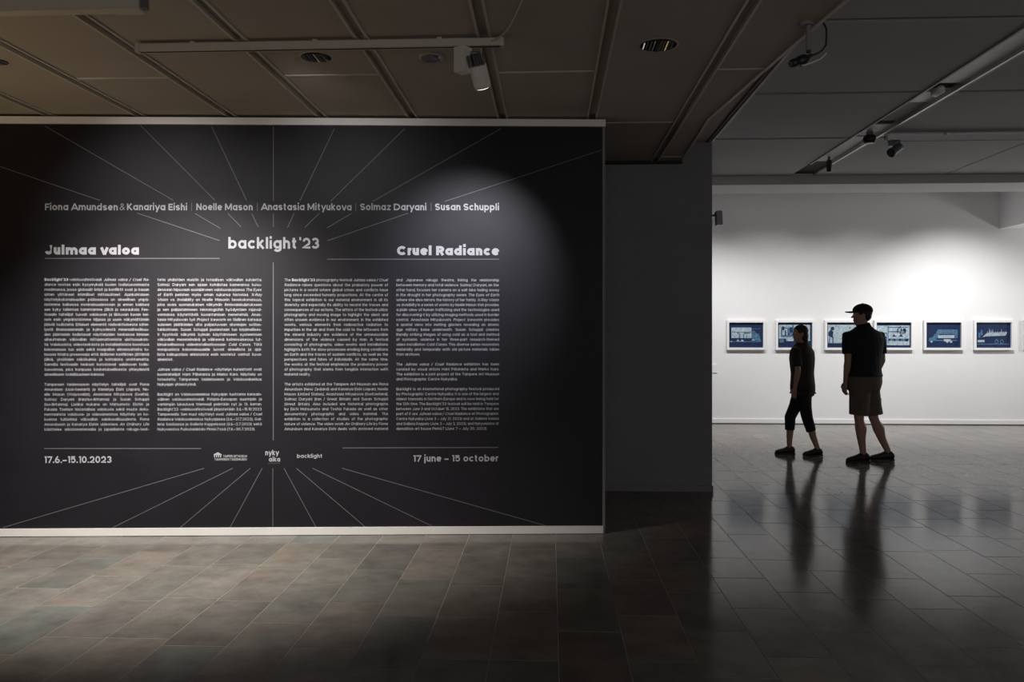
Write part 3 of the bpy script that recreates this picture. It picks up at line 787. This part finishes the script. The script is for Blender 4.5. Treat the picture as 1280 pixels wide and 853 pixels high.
for k in range(6):
    bm = bmesh.new(); box(bm, -.042 + k * .0155, -.038 + k * .0155, -.036, .036, .018, .075); bmesh.ops.transform(bm, matrix=HM_, verts=bm.verts[:]); link('cooling_fin', bm, M['greyp'], t)
bm = bmesh.new(); tube(bm, [(0, 0, .015), (0, 0, .07)], .022, 14); bmesh.ops.transform(bm, matrix=HM_, verts=bm.verts[:]); link('heat_sink_core', bm, M['greyp'], t)
bm = bmesh.new(); tube(bm, [(0, 0, -.1003), (0, 0, -.103)], .036, 20); bmesh.ops.transform(bm, matrix=HM_, verts=bm.verts[:]); link('lens', bm, M['lens'], t)

def downlight(loc, lab, gold=True, r=.10):
    t = empty('ceiling_downlight', loc); tag(t, lab, 'downlight')
    bm = bmesh.new(); seg = 40
    for i in range(seg):           # trim ring
        a, b = 2 * PI * i / seg, 2 * PI * (i + 1) / seg
        q = [bm.verts.new((R * math.cos(x), R * math.sin(x), z)) for R, z in ((r, -.003), (r * 1.09, -.001)) for x in (a, b)]
        bm.faces.new((q[0], q[2], q[3], q[1]))
    link('trim_ring', bm, M['rail'], t)
    bm = bmesh.new(); n = 28       # faceted reflector bowl (hangs a little under the board)
    rr = [(r * .99, -.004), (r * .9, -.0015), (r * .5, -.0008)]
    ring = []
    for R, z in rr: ring.append([bm.verts.new((R * math.cos(2 * PI * i / n) * (1 if i % 2 else .94), R * math.sin(2 * PI * i / n) * (1 if i % 2 else .94), z)) for i in range(n)])
    for A, B in zip(ring, ring[1:]):
        for i in range(n): bm.faces.new((A[i], A[(i + 1) % n], B[(i + 1) % n], B[i]))
    bm.faces.new(ring[-1]); link('reflector', bm, M['dark'], t)
    k0 = [-.78, -.6, -.42, -.25, -.02, .12, .27, .42, .55, .7]
    for i, k in enumerate(k0):
        hh = math.sqrt(max(0, 1 - k * k)) * r * .8
        bm = bmesh.new(); w = .0035 if i not in (4, 5) else .007
        box(bm, k * r - w, k * r + w, -hh, hh, -.0075, -.0035)
        bmesh.ops.rotate(bm, cent=(k * r, 0, -.005), matrix=Matrix.Rotation(math.radians((i * 37) % 50 - 25), 3, 'Y'), verts=bm.verts[:])
        link('louvre_fin', bm, M['gold'] if gold and i in (5, 7) else M['chrome'], t)
downlight((.574, 4.375, H1), 'round chrome-louvred downlight in the dark ceiling right of the text wall top')
downlight((-1.30, 4.48, H1), 'round gold and chrome downlight half hidden behind the ceiling track', True, .085)
downlight((-3.13, 4.46, H1), 'small round recessed downlight at the left edge of the low ceiling', False, .07)
t = empty('smoke_detector', (-.66, 4.50, H1)); tag(t, 'small flat grey detector disc on the ceiling behind the track', 'smoke detector')
bm = bmesh.new(); tube(bm, [(0, 0, 0), (0, 0, -.008)], .072, 24); link('base_ring', bm, M['rail'], t)
bm = bmesh.new(); tube(bm, [(0, 0, -.008), (0, 0, -.02), (0, 0, -.026)], [.055, .05, .03], 24); link('sensor', bm, M['greyp'], t)

# cream cable looping from the track
bm = bmesh.new()
pts = []
import itertools
A = [(-.33, 4.20, 2.935), (-.30, 4.175, 2.935), (-.25, 4.10, 2.93), (-.20, 3.98, 2.932), (-.14, 3.74, 2.94), (-.105, 3.60, 2.95), (-.09, 3.48, 2.962)]
A = [Vector(a) for a in A]
for i in range(len(A) - 1):
    p0, p1, p2, p3 = A[max(i - 1, 0)], A[i], A[i + 1], A[min(i + 2, len(A) - 1)]
    for k in range(5):
        t_ = k / 5; pts.append(.5 * ((2 * p1) + (p2 - p0) * t_ + (2 * p0 - 5 * p1 + 4 * p2 - p3) * t_ ** 2 + (3 * p1 - p0 - 3 * p2 + p3) * t_ ** 3))
pts.append(A[-1])
tube(bm, pts, .004, 8); o = link('ceiling_cable', bm, M['cable'], None, True); tag(o, 'thin cream cable looping down from the ceiling to the track end', 'cable')

# black camera on a post under the ceiling edge
t = empty('ceiling_camera', (1.262, 4.10, H1)); tag(t, 'small black camera on a short grey post under the ceiling edge', 'camera')
bm = bmesh.new(); tube(bm, [(0, 0, .0), (0, 0, -.014)], .035, 20); link('mounting_plate', bm, M['wallgrey'], t)
bm = bmesh.new(); tube(bm, [(.012, 0, -.012), (.012, 0, -.135)], .011, 12); link('post', bm, M['wallgrey'], t)
bm = bmesh.new(); ellipsoid(bm, (.014, 0, -.14), (.012, .012, .012)); tube(bm, [(.03, 0, -.158), (.0, 0, -.175)], .01, 8); link('ball_joint', bm, M['blackp'], t)
bm = bmesh.new(); ellipsoid(bm, (-.02, 0, -.185), (.042, .03, .028), Matrix.Rotation(-.35, 4, 'Y')); tube(bm, [(-.04, -.005, -.193), (-.078, -.012, -.205)], [.024, .018], 14); link('camera_body', bm, M['blackp'], t, True)
bm = bmesh.new(); tube(bm, [(-.078, -.012, -.205), (-.082, -.013, -.2065)], .014, 14); link('lens', bm, M['greyp'], t)
bm = bmesh.new(); tube(bm, [(.085, 0, -.0), (.1, 0, -.03), (.1, 0, -.075), (.098, 0, -.11), (.08, 0, -.135), (.06, 0, -.15), (.03, 0, -.16)], .0045, 8); link('black_lead', bm, M['blackp'], t, True)
bm = bmesh.new(); tube(bm, [(-.03, -.01, -.208), (-.01, -.01, -.212), (.03, -.01, -.198), (.07, -.01, -.18), (.1, 0, -.15)], .004, 8); link('white_lead', bm, M['whitep'], t, True)

# small box fixture on an arm, fixed to the end of the grey wall
t = empty('wall_speaker', (1.45, 7.75, 2.53)); tag(t, 'small dark box on a thin arm sticking out beside the grey wall', 'speaker')
bm = bmesh.new(); box(bm, 0, .012, -.04, .04, -.04, .04); link('wall_plate', bm, M['greyp'], t)
bm = bmesh.new(); tube(bm, [(.01, 0, 0), (.125, 0, 0)], .009, 10); link('arm', bm, M['blackp'], t)
bm = bmesh.new(); box(bm, .10, .155, -.05, .05, -.10, .032, 0, Matrix.Rotation(-.05, 4, 'Y')); bmesh.ops.bevel(bm, geom=bm.edges[:], offset=.004, segments=2, affect='EDGES'); link('housing', bm, M['greyp'], t)
# white label at the left end of the far wall
t = empty('wall_label', (2.53, 12.8, .85)); tag(t, 'tiny white caption card at the left end of the white wall', 'label')
bm = bmesh.new(); box(bm, -.08, .05, -.012, 0, -.06, .07); link('card', bm, M['white'], t)

# ------------------------------------------------------------------ framed cyanotypes
def frame(i, xc, lab, art):
    t = empty('picture_frame', (xc, 12.8, 1.375)); tag(t, lab, 'picture', 'row of framed blue prints on the white wall')
    w, h, b, d = .295, .228, .034, .045
    bm = bmesh.new()
    box(bm, -w, w, -d, -.002, h - b, h); box(bm, -w, w, -d, -.002, -h, -h + b)
    box(bm, -w, -w + b, -d, -.002, -h + b, h - b); box(bm, w - b, w, -d, -.002, -h + b, h - b)
    link('frame', bm, M['white'], t)
    bm = bmesh.new(); box(bm, -w + b, w - b, -.012, -.002, -h + b, h - b); pr = link('print', bm, M['blue'], t)
    iw, ih = w - b, h - b
    def X(x): return -iw + 2 * iw * x
    def Zz(z): return -ih + 2 * ih * z
    groups = {}
    lay = 0
    for it in art:
        kind, m = it[0], it[1]; lay += 1; y = -.0122 - .00025 * lay
        bm = groups.setdefault(m, bmesh.new())
        if kind == 'r':
            x0, x1, z0, z1 = it[2:]; bm.faces.new([bm.verts.new((X(a), y, Zz(c))) for a, c in ((x0, z0), (x1, z0), (x1, z1), (x0, z1))])
        elif kind == 'p':
            bm.faces.new([bm.verts.new((X(a), y, Zz(c))) for a, c in it[2]])
        elif kind == 'c':
            cx, cz, r = it[2:5]; bm.faces.new([bm.verts.new((X(cx) + r * 2 * iw * math.cos(k * PI / 8), y, Zz(cz) + r * 2 * iw * math.sin(k * PI / 8))) for k in range(16)])
        elif kind == 'o':
            cx, cz, r = it[2:5]
            for k in range(14):
                a, b2 = k * PI / 7, (k + 1) * PI / 7
                bm.faces.new([bm.verts.new((X(cx) + R * 2 * iw * math.cos(q_), y, Zz(cz) + 1.3 * R * 2 * iw * math.sin(q_))) for R, q_ in ((r, a), (r, b2), (r * .6, b2), (r * .6, a))])
    for m, bm in groups.items(): link('printed_motif', bm, M[m], pr)['kind'] = 'stuff'
R = random.Random(3)
art1 = [('r', 'pale', .08, .67, .38, .80), ('r', 'mid', .10, .66, .60, .63), ('r', 'mid', .24, .30, .55, .61), ('r', 'mid', .44, .62, .55, .62), ('r', 'mid', .30, .34, .38, .55), ('r', 'mid', .42, .45, .38, .54),
        ('r', 'mid', .52, .54, .38, .52), ('r', 'mid', .05, .92, .22, .25), ('p', 'mid', [(.68, .3), (.95, .24), (.88, .55), (.80, .58), (.73, .7), (.68, .62)]), ('r', 'mid', .68, .92, .74, .76),
        ('p', 'pale', [(.22, .25), (.27, .34), (.32, .25)]), ('p', 'pale', [(.34, .25), (.39, .34), (.45, .25)]), ('p', 'pale', [(.66, .28), (.72, .34), (.78, .28)]), ('r', 'pale', .04, .1, .22, .26)]
art2 = [('r', 'pale', .04, .95, .36, .92), ('r', 'mid', .10, .86, .42, .80), ('r', 'pale', .14, .3, .5, .75)] + [('r', R.choice(('blue', 'mid', 'deep')), a, a + R.uniform(.03, .09), b, b + R.uniform(.05, .2)) for a, b in [(R.uniform(.12, .8), R.uniform(.42, .75)) for _ in range(26)]] + \
    [('r', 'pale', .25, .53, .26, .36), ('r', 'pale', .76, .95, .27, .36), ('r', 'mid', .05, .18, .2, .34)]
art3 = [('r', 'pale', .04, .96, .1, .92), ('c', 'blue', .17, .76, .055), ('p', 'blue', [(.05, .6), (.12, .72), (.2, .62), (.18, .45), (.22, .38), (.12, .42), (.05, .48)]), ('r', 'mid', .07, .1, .14, .46), ('r', 'mid', .16, .2, .14, .4)] + \
    [('c', 'mid', R.uniform(.35, .9), R.uniform(.25, .8), R.uniform(.02, .05)) for _ in range(8)] + [('r', 'blue', .04, .96, .1, .18)]
art4 = [('r', 'pale', .03, .97, .10, .88), ('r', 'mid', .03, .32, .12, .60), ('r', 'pale', .06, .3, .42, .56), ('c', 'deep', .82, .70, .05), ('p', 'blue', [(.46, .44), (.58, .44), (.52, .54)]), ('p', 'blue', [(.66, .44), (.79, .44), (.72, .55)]),
        ('r', 'mid', .35, .95, .27, .36), ('r', 'blue', .36, .42, .27, .35), ('r', 'blue', .5, .56, .27, .36), ('r', 'blue', .66, .72, .27, .36), ('r', 'blue', .84, .93, .26, .36), ('r', 'mid', .36, .95, .80, .83), ('r', 'mid', .36, .7, .62, .66), ('r', 'mid', .34, .36, .2, .86)] + \
    [('r', R.choice(('blue', 'mid')), a, a + .035, b, b + .06) for a, b in [(R.uniform(.05, .28), R.uniform(.14, .5)) for _ in range(12)] + [(R.uniform(.4, .9), R.uniform(.56, .8)) for _ in range(12)]]
art5 = [('p', 'mid', [(.30, .38), (.92, .38), (.92, .72), (.36, .72), (.30, .6)]), ('r', 'pale', .36, .82, .38, .50), ('r', 'blue', .38, .82, .50, .54), ('p', 'mid', [(.08, .26), (.1, .38), (.2, .42), (.28, .58), (.32, .3)]),
        ('c', 'pale', .17, .25, .035), ('c', 'pale', .62, .25, .04), ('c', 'pale', .73, .25, .04), ('r', 'mid', .08, .9, .27, .31), ('r', 'pale', .52, .72, .25, .34)]
art6 = [('r', 'pale', .06, .26, .22, .31), ('r', 'mid', .04, .96, .13, .16), ('o', 'mid', .60, .24, .055), ('o', 'mid', .75, .24, .055), ('p', 'pale', [(.2, .42), (.3, .56), (.4, .6), (.9, .62), (.86, .48), (.3, .45)])] + \
    [('p', 'pale', [(x, .5), (x + .02, .62 + R.uniform(.03, .16)), (x + .045, .5)]) for x in (.32, .38, .43, .47, .55, .61, .68, .72, .78, .83)] + [('r', 'mid', .08, .14, .4, .6), ('r', 'mid', .15, .2, .5, .7)]
SPC = .7455; XF = 3.021
labs = ['framed blue print of a truck with a white box body, leftmost on the wall', 'framed pale blotchy blue print behind the short walker in brown',
        'framed blue print partly hidden by the tall walker in black', 'framed pale blue print of a grid of small shapes, right of the tall walker',
        'framed dark blue print of a pale truck heading left', 'framed dark blue print of white spikes above two wheel rings', 'framed blue print cut off by the right edge of the view']
for i, (lab, art) in enumerate(zip(labs, (art1, art2, art3, art4, art5, art6, art5))): frame(i, XF + SPC * i, lab, art)

# ------------------------------------------------------------------ people
def person(base, H, fwd, lab, cfg):
    """local frame: x = walking direction, y = to the person's left, z = up; scaled to height H"""
    rz = math.atan2(fwd[1], fwd[0])
    root = empty('person', base, rz); tag(root, lab, 'person', 'visitors walking past the framed prints')
    k = H / 1.75
    def V(x, y, z): return Vector((x * k, y * k, z * k))
    sy, hy_ = math.radians(cfg['torso_yaw']), math.radians(cfg['hip_yaw'])     # clockwise turn = to the right
    def ax(y): return Vector((math.cos(-y), math.sin(-y), 0)), Vector((-math.sin(-y), math.cos(-y), 0))   # forward, left
    Fs, Ls = ax(sy); Fh, Lh = ax(hy_)
    lean = cfg.get('lean', .0); g = cfg.get('girth', 1.)
    def torso(z):                                            # centre offset by lean
        return V(lean * (z - .9), 0, z)
    def mixax(t): y = hy_ + (sy - hy_) * t; return ax(y)
    prof = [(.86, .155, .115), (.93, .170, .125), (1.0, .165, .118), (1.1, .150, .112), (1.2, .160, .118), (1.3, .175, .122), (1.38, .180, .112), (1.44, .150, .088), (1.475, .085, .066), (1.50, .056, .058)]
    def torso_rings(add=0., z0=.0, z1=9., gg=1.):
        rs = []
        for z, a, b in prof:
            if z < z0 or z > z1: continue
            f_, l_ = mixax(min(1, max(0, (z - .9) / .5)))
            rs.append((torso(z), l_ * (a * gg * g * k + add), f_ * (b * gg * g * k + add)))
        return rs
    body = bmesh.new()
    rings(body, torso_rings(), 20)
    headz = 1.635; hc = torso(headz) + V(.02, 0, 0)
    tube(body, [torso(1.44), torso(1.50) + V(.005, 0, 0), torso(1.58) + V(.015, 0, 0)], [.062 * k, .056 * k, .055 * k], 14)
    hy = math.radians(cfg['head_yaw']); hf, hl = ax(hy)
    HR = Matrix(((hf.x, hl.x, 0, 0), (hf.y, hl.y, 0, 0), (0, 0, 1, 0), (0, 0, 0, 1))) 
    def hp(x, y, z): return hc + (HR @ Vector((x * k, y * k, z * k)))
    hs = [(-.118, .028, .03, .035), (-.10, .046, .05, .030), (-.07, .066, .062, .018), (-.03, .080, .069, .008), (.01, .090, .074, 0), (.05, .092, .076, -.004), (.085, .075, .062, -.004), (.105, .045, .038, -.004), (.113, .012, .01, -.004)]
    rings(body, [(hp(off, 0, z), (HR @ Vector((a * k, 0, 0))), (HR @ Vector((0, b * k, 0)))) for z, a, b, off in hs], 18)
    # face: nose, brow, lips, chin, ears
    tube(body, [hp(.080, 0, .018), hp(.096, 0, -.012), hp(.104, 0, -.024)], [.007 * k, .011 * k, .012 * k], 8, round_=True)
    ellipsoid(body, hp(.080, 0, .026), (.014 * k, .045 * k, .009 * k), HR, 10)
    ellipsoid(body, hp(.084, 0, -.052), (.012 * k, .024 * k, .006 * k), HR, 10); ellipsoid(body, hp(.082, 0, -.063), (.011 * k, .020 * k, .006 * k), HR, 10)
    ellipsoid(body, hp(.072, 0, -.092), (.018 * k, .024 * k, .016 * k), HR, 10)
    for s in (-1, 1): ellipsoid(body, hp(-.002, s * .076, -.008), (.018 * k, .009 * k, .030 * k), HR, 10)
    # legs
    knees, ankles, hips = {}, {}, {}
    for s, side in ((1, 'L'), (-1, 'R')):
        hip = torso(.90) + Lh * s * .088 * k; kn = V(*cfg['knee' + side]); an = V(*cfg['ankle' + side])
        hips[side], knees[side], ankles[side] = hip, kn, an
        th = hip.lerp(kn, .5); ca = kn.lerp(an, .3); fw = V(.008, 0, 0)
        tube(body, [hip + V(0, 0, .02), hip.lerp(kn, .2), th, kn - (kn - hip).normalized() * .06 * k, kn, kn.lerp(an, .12), ca - fw, kn.lerp(an, .6), an + V(0, 0, .03), an + V(0, 0, -.02)],
             [.088 * k, .086 * k, .074 * k, .058 * k, .053 * k, .050 * k, .056 * k * cfg.get('calf', 1), .044 * k, .034 * k, .034 * k], 14)
        to = cfg['toe' + side]; d = Vector((math.cos(to), math.sin(to), 0))
        z0 = an.z - .09 * k
        tube(body, [an + Vector((0, 0, -.045 * k)) - d * .02 * k, an + d * .06 * k + Vector((0, 0, -.052 * k)), an + d * .12 * k + Vector((0, 0, -.062 * k))], [.030 * k, .028 * k, .018 * k], 12, round_=True)
        # shoe: upper and sole
        sh = bmesh.new(); c0 = Vector((an.x, an.y, z0)); side_v = Vector((-d.y, d.x, 0)); up = Vector((0, 0, 1))
        secs = [(-.072, .022, .018, .045), (-.062, .034, .04, .045), (-.03, .040, .052, .055), (.02, .040, .050, .055), (.07, .044, .036, .042), (.12, .049, .028, .034), (.16, .043, .022, .028), (.185, .022, .014, .022)]
        rings(sh, [(c0 + d * a * k + up * (cz + .008) * k, side_v * b * k, up * hgt * k) for a, b, hgt, cz in secs], 14)
        link('shoe', sh, M['shoe'], root, True)
        so = bmesh.new(); out = [(-.078, .0), (-.07, .03), (-.03, .042), (.04, .041), (.10, .050), (.15, .048), (.185, .028), (.196, 0)]
        pl = [c0 + d * a * k + side_v * b * k for a, b in out] + [c0 + d * a * k - side_v * b * k for a, b in out[-2:0:-1]]
        lo = [so.verts.new(p + up * .001) for p in pl]; hi_ = [so.verts.new(p + up * .02 * k) for p in pl]; n = len(pl)
        so.faces.new(lo); so.faces.new(hi_[::-1])
        for i in range(n): so.faces.new((lo[i], hi_[i], hi_[(i + 1) % n], lo[(i + 1) % n]))
        bmesh.ops.recalc_face_normals(so, faces=so.faces[:]); link('shoe_sole', so, M['sole'], root)
    # arms with hands
    elb, wri, shl = {}, {}, {}
    for s, side in ((1, 'L'), (-1, 'R')):
        sh_ = torso(1.405) + Ls * s * .178 * g * k
        el = sh_ + (Fs * cfg['elbow' + side][0] + Ls * s * cfg['elbow' + side][1] + Vector((0, 0, cfg['elbow' + side][2]))) * k
        wr = el + (Fs * cfg['wrist' + side][0] + Ls * s * cfg['wrist' + side][1] + Vector((0, 0, cfg['wrist' + side][2]))) * k
        elb[side], wri[side], shl[side] = el, wr, sh_
        tube(body, [sh_ - Ls * s * .05 * k, sh_, sh_.lerp(el, .3), sh_.lerp(el, .75), el, el.lerp(wr, .25), el.lerp(wr, .7), wr],
             [.05 * k, .054 * k, .049 * k, .040 * k, .037 * k, .039 * k, .029 * k, .024 * k], 12, round_=True)
        hd = (wr - el).normalized(); wide = Fs - hd * Fs.dot(hd); wide.normalize(); pal = hd.cross(wide).normalized()
        inward = -Ls * s
        rings(body, [(wr + hd * a * k, wide * b * k, pal * c * k) for a, b, c in ((-.01, .022, .018), (.02, .030, .016), (.06, .039, .015), (.088, .038, .013))], 12)
        for i, (off, ln) in enumerate(((.030, .068), (.010, .078), (-.010, .072), (-.029, .056))):
            p0 = wr + (hd * .080 + wide * off) * k; p1 = p0 + (hd * ln * .45 + inward * .006) * k; p2 = p1 + (hd * ln * .3 + inward * .016) * k; p3 = p2 + (hd * ln * .18 + inward * .018) * k
            tube(body, [p0, p1, p2, p3], [.0092 * k, .0088 * k, .0082 * k, .007 * k], 8, round_=True)
        q0 = wr + (hd * .022 + wide * .024) * k; q1 = q0 + (hd * .032 + wide * .026 + inward * .006) * k; q2 = q1 + (hd * .030 + wide * .008 + inward * .008) * k
        tube(body, [q0, q1, q2], [.013 * k, .0105 * k, .009 * k], 8, round_=True)
    bo = link('body', body, M['skin'], root, True)
    rm = bo.modifiers.new('remesh', 'REMESH'); rm.mode = 'VOXEL'; rm.voxel_size = .0065; rm.use_smooth_shade = True
    sm = bo.modifiers.new('smooth', 'SMOOTH'); sm.factor = .5; sm.iterations = 3
    for s in (-1, 1):
        e = bmesh.new(); ellipsoid(e, hp(.074, s * .031, .006), (.012 * k, .012 * k, .010 * k), HR, 12); link('eye', e, M['eye'], bo, True)
        e = bmesh.new(); ellipsoid(e, hp(.0835, s * .031, .006), (.004 * k, .0055 * k, .0055 * k), HR, 10); link('iris', e, M['hair'], bo, True)
    def cloth(name, bm, m, vox=.009, label=None):
        bmesh.ops.recalc_face_normals(bm, faces=bm.faces[:])
        o = link(name, bm, M[m], root, True); r = o.modifiers.new('remesh', 'REMESH'); r.mode = 'VOXEL'; r.voxel_size = vox; r.use_smooth_shade = True
        s_ = o.modifiers.new('smooth', 'SMOOTH'); s_.factor = .5; s_.iterations = 2
        if label: o['label'] = label
        return o
    # shirt
    bm = bmesh.new(); ct_ = cfg['shirt']; hem = ct_['hem']
    rs = torso_rings(.022 * k, hem + .01, 1.46)
    f_, l_ = mixax(0)
    rs = [(torso(hem), l_ * (.198 * g * ct_.get('flare', 1) * k), f_ * (.150 * g * ct_.get('flare', 1) * k))] + rs
    fs, ls = mixax(1)
    rs += [(torso(1.478), ls * (.088 * g + .018) * k, fs * (.070 * g + .016) * k), (torso(1.515), ls * .074 * k, fs * .074 * k)]
    rings(bm, rs, 22)
    for side, s in (('L', 1), ('R', -1)):
        e = ct_['sleeve']
        pa, pb, pc = shl[side], elb[side], wri[side]
        if e <= 1: end = [pa.lerp(pb, .35), pa.lerp(pb, e)]; rr = [.066, .060]
        else: end = [pa.lerp(pb, .4), pb, pb.lerp(pc, e - 1)]; rr = [.062, .052, .043]
        tube(bm, [pa - Ls * s * .06 * k, pa - Ls * s * .005 * k] + end, [.062 * k, .068 * k] + [x * k for x in rr], 14)
    cloth('shirt', bm, ct_['m'], label=ct_.get('label'))
    # collar
    if ct_.get('collar'):
        bm = bmesh.new(); tube(bm, [torso(1.475), torso(1.50), torso(1.54) + V(.008, 0, 0)], [.096 * k, .082 * k, .069 * k], 18); link('collar', bm, M[ct_['m']], root, True)
    # trousers
    bm = bmesh.new(); pt = cfg['pants']
    f_, l_ = mixax(0)
    rings(bm, [(torso(.80), l_ * .168 * g * k, f_ * .128 * g * k), (torso(.88), l_ * .186 * g * k, f_ * .145 * g * k), (torso(.96), l_ * .186 * g * k, f_ * .142 * g * k), (torso(pt.get('top', .985)), l_ * .170 * g * k, f_ * .128 * g * k)], 20)
    for side in 'LR':
        hip, kn, an = hips[side], knees[side], ankles[side]
        path = [hip, hip.lerp(kn, .3), hip.lerp(kn, .65)]; rr = [.100 * (1 + (g - 1) * .7), .102 * (1 + (g - 1) * .45), pt['r']]
        if pt['end'] > 1: path += [kn, kn.lerp(an, (pt['end'] - 1))]; rr += [pt['r'] * .9, pt['r2']]
        else: path += [hip.lerp(kn, pt['end'])]; rr += [pt['r2']]
        tube(bm, path, [x * k for x in rr], 16)
    cloth(pt['name'], bm, pt['m'], label=pt.get('label'))
    if pt['name'] == 'shorts':
        for side, s in (('L', 1), ('R', -1)):
            c = hips[side].lerp(knees[side], .62) + Lh * s * .098 * k
            bm = bmesh.new(); box(bm, -.07 * k, .07 * k, -.012, .012, -.08 * k, .07 * k, 0, Matrix.Translation(c) @ Matrix.Rotation(-hy_, 4, 'Z'))
            bmesh.ops.bevel(bm, geom=bm.edges[:], offset=.009, segments=2, affect='EDGES'); link('pocket', bm, M[pt['m']], root)
    # hair / cap
    bm = bmesh.new(); st_ = cfg['hair']
    ellipsoid(bm, hp(-.012, 0, .035), (.100 * k, .084 * k, .088 * k), HR, 20)
    if st_ == 'bob':
        ellipsoid(bm, hp(-.045, 0, -.035), (.066 * k, .084 * k, .095 * k), HR, 20)
        ellipsoid(bm, hp(-.06, 0, -.10), (.046 * k, .07 * k, .05 * k), HR, 16)
    else:
        ellipsoid(bm, hp(-.045, 0, -.01), (.056 * k, .074 * k, .06 * k), HR, 20)
    # keep the face free
    for v in bm.verts:
        l = HR.inverted() @ (v.co - hc)
        if l.x > .062 * k and l.z < .055 * k: v.co = hc + HR @ Vector((.062 * k, l.y * .9, max(l.z, .02 * k)))
    cloth('hair', bm, 'hair', .007)
    if cfg.get('cap'):
        bm = bmesh.new(); ellipsoid(bm, hp(-.008, 0, .052), (.108 * k, .090 * k, .078 * k), HR, 24)
        for v in bm.verts:
            l = HR.inverted() @ (v.co - hc)
            if l.z < .035 * k: l.z = .035 * k; v.co = hc + HR @ l
        cap = link('cap', bm, M['shirt'], root, True)
        bm = bmesh.new(); n = 14; top, bot = [], []
        for i in range(n + 1):
            a = -PI / 2 + PI * i / n
            ix, iy = .070 * math.cos(a), .080 * math.sin(a); ox, oy = .095 + .085 * math.cos(a), .078 * math.sin(a)
            dz = -.012 * (abs(math.sin(a))) ** 2
            for T, zz in ((top, .047), (bot, .041)):
                T.append((bm.verts.new(hp(ix, iy, zz)), bm.verts.new(hp(ox, oy, zz - .006 + dz))))
        for i in range(n):
            bm.faces.new((top[i][0], top[i][1], top[i + 1][1], top[i + 1][0])); bm.faces.new((bot[i][0], bot[i + 1][0], bot[i + 1][1], bot[i][1]))
            bm.faces.new((top[i][1], bot[i][1], bot[i + 1][1], top[i + 1][1]))
        link('cap_brim', bm, M['shirt'], cap, True)
        bm = bmesh.new(); ellipsoid(bm, hp(-.008, 0, .131), (.008, .008, .005), HR, 8); link('cap_button', bm, M['shirt'], cap, True)
    return root
person((3.455, 9.18, 0), 1.73, (-1, 0), 'tall person in black polo shirt, khaki shorts and black cap walking left',
       dict(torso_yaw=66, hip_yaw=45, head_yaw=10, lean=.0, girth=1.27, kneeL=(.075, .06, .50), ankleL=(.035, .07, .092), toeL=.12, kneeR=(-.12, -.03, .485), ankleR=(-.275, -.04, .095), toeR=-.15,
            elbowL=(-.03, .03, -.28), wristL=(.07, -.03, -.24), elbowR=(-.01, .03, -.28), wristR=(.10, -.05, -.23), calf=1.12,
            shirt=dict(hem=.955, m='shirt', sleeve=.72, collar=True, label='black short-sleeved polo shirt'), pants=dict(name='shorts', m='khaki', end=.93, r=.104, r2=.106, label='khaki knee-length cargo shorts'), hair='short', cap=True))
person((2.925, 9.62, 0), 1.51, (-1, 0), 'short person in dark brown top and black cropped trousers walking ahead of the tall one',
       dict(torso_yaw=40, hip_yaw=25, head_yaw=-4, lean=.02, girth=1.12, kneeL=(-.04, .07, .50), ankleL=(-.155, .11, .095), toeL=.05, kneeR=(.15, -.06, .50), ankleR=(.155, -.07, .092), toeR=-.05,
            elbowL=(-.05, .04, -.26), wristL=(.05, -.02, -.23), elbowR=(.01, .04, -.26), wristR=(.08, -.04, -.22), calf=.95,
            shirt=dict(hem=.83, m='browntop', sleeve=.8, flare=1.06, label='dark brown loose top'), pants=dict(name='trousers', m='blackpants', end=1.42, r=.082, r2=.064, label='black cropped trousers'), hair='bob'))
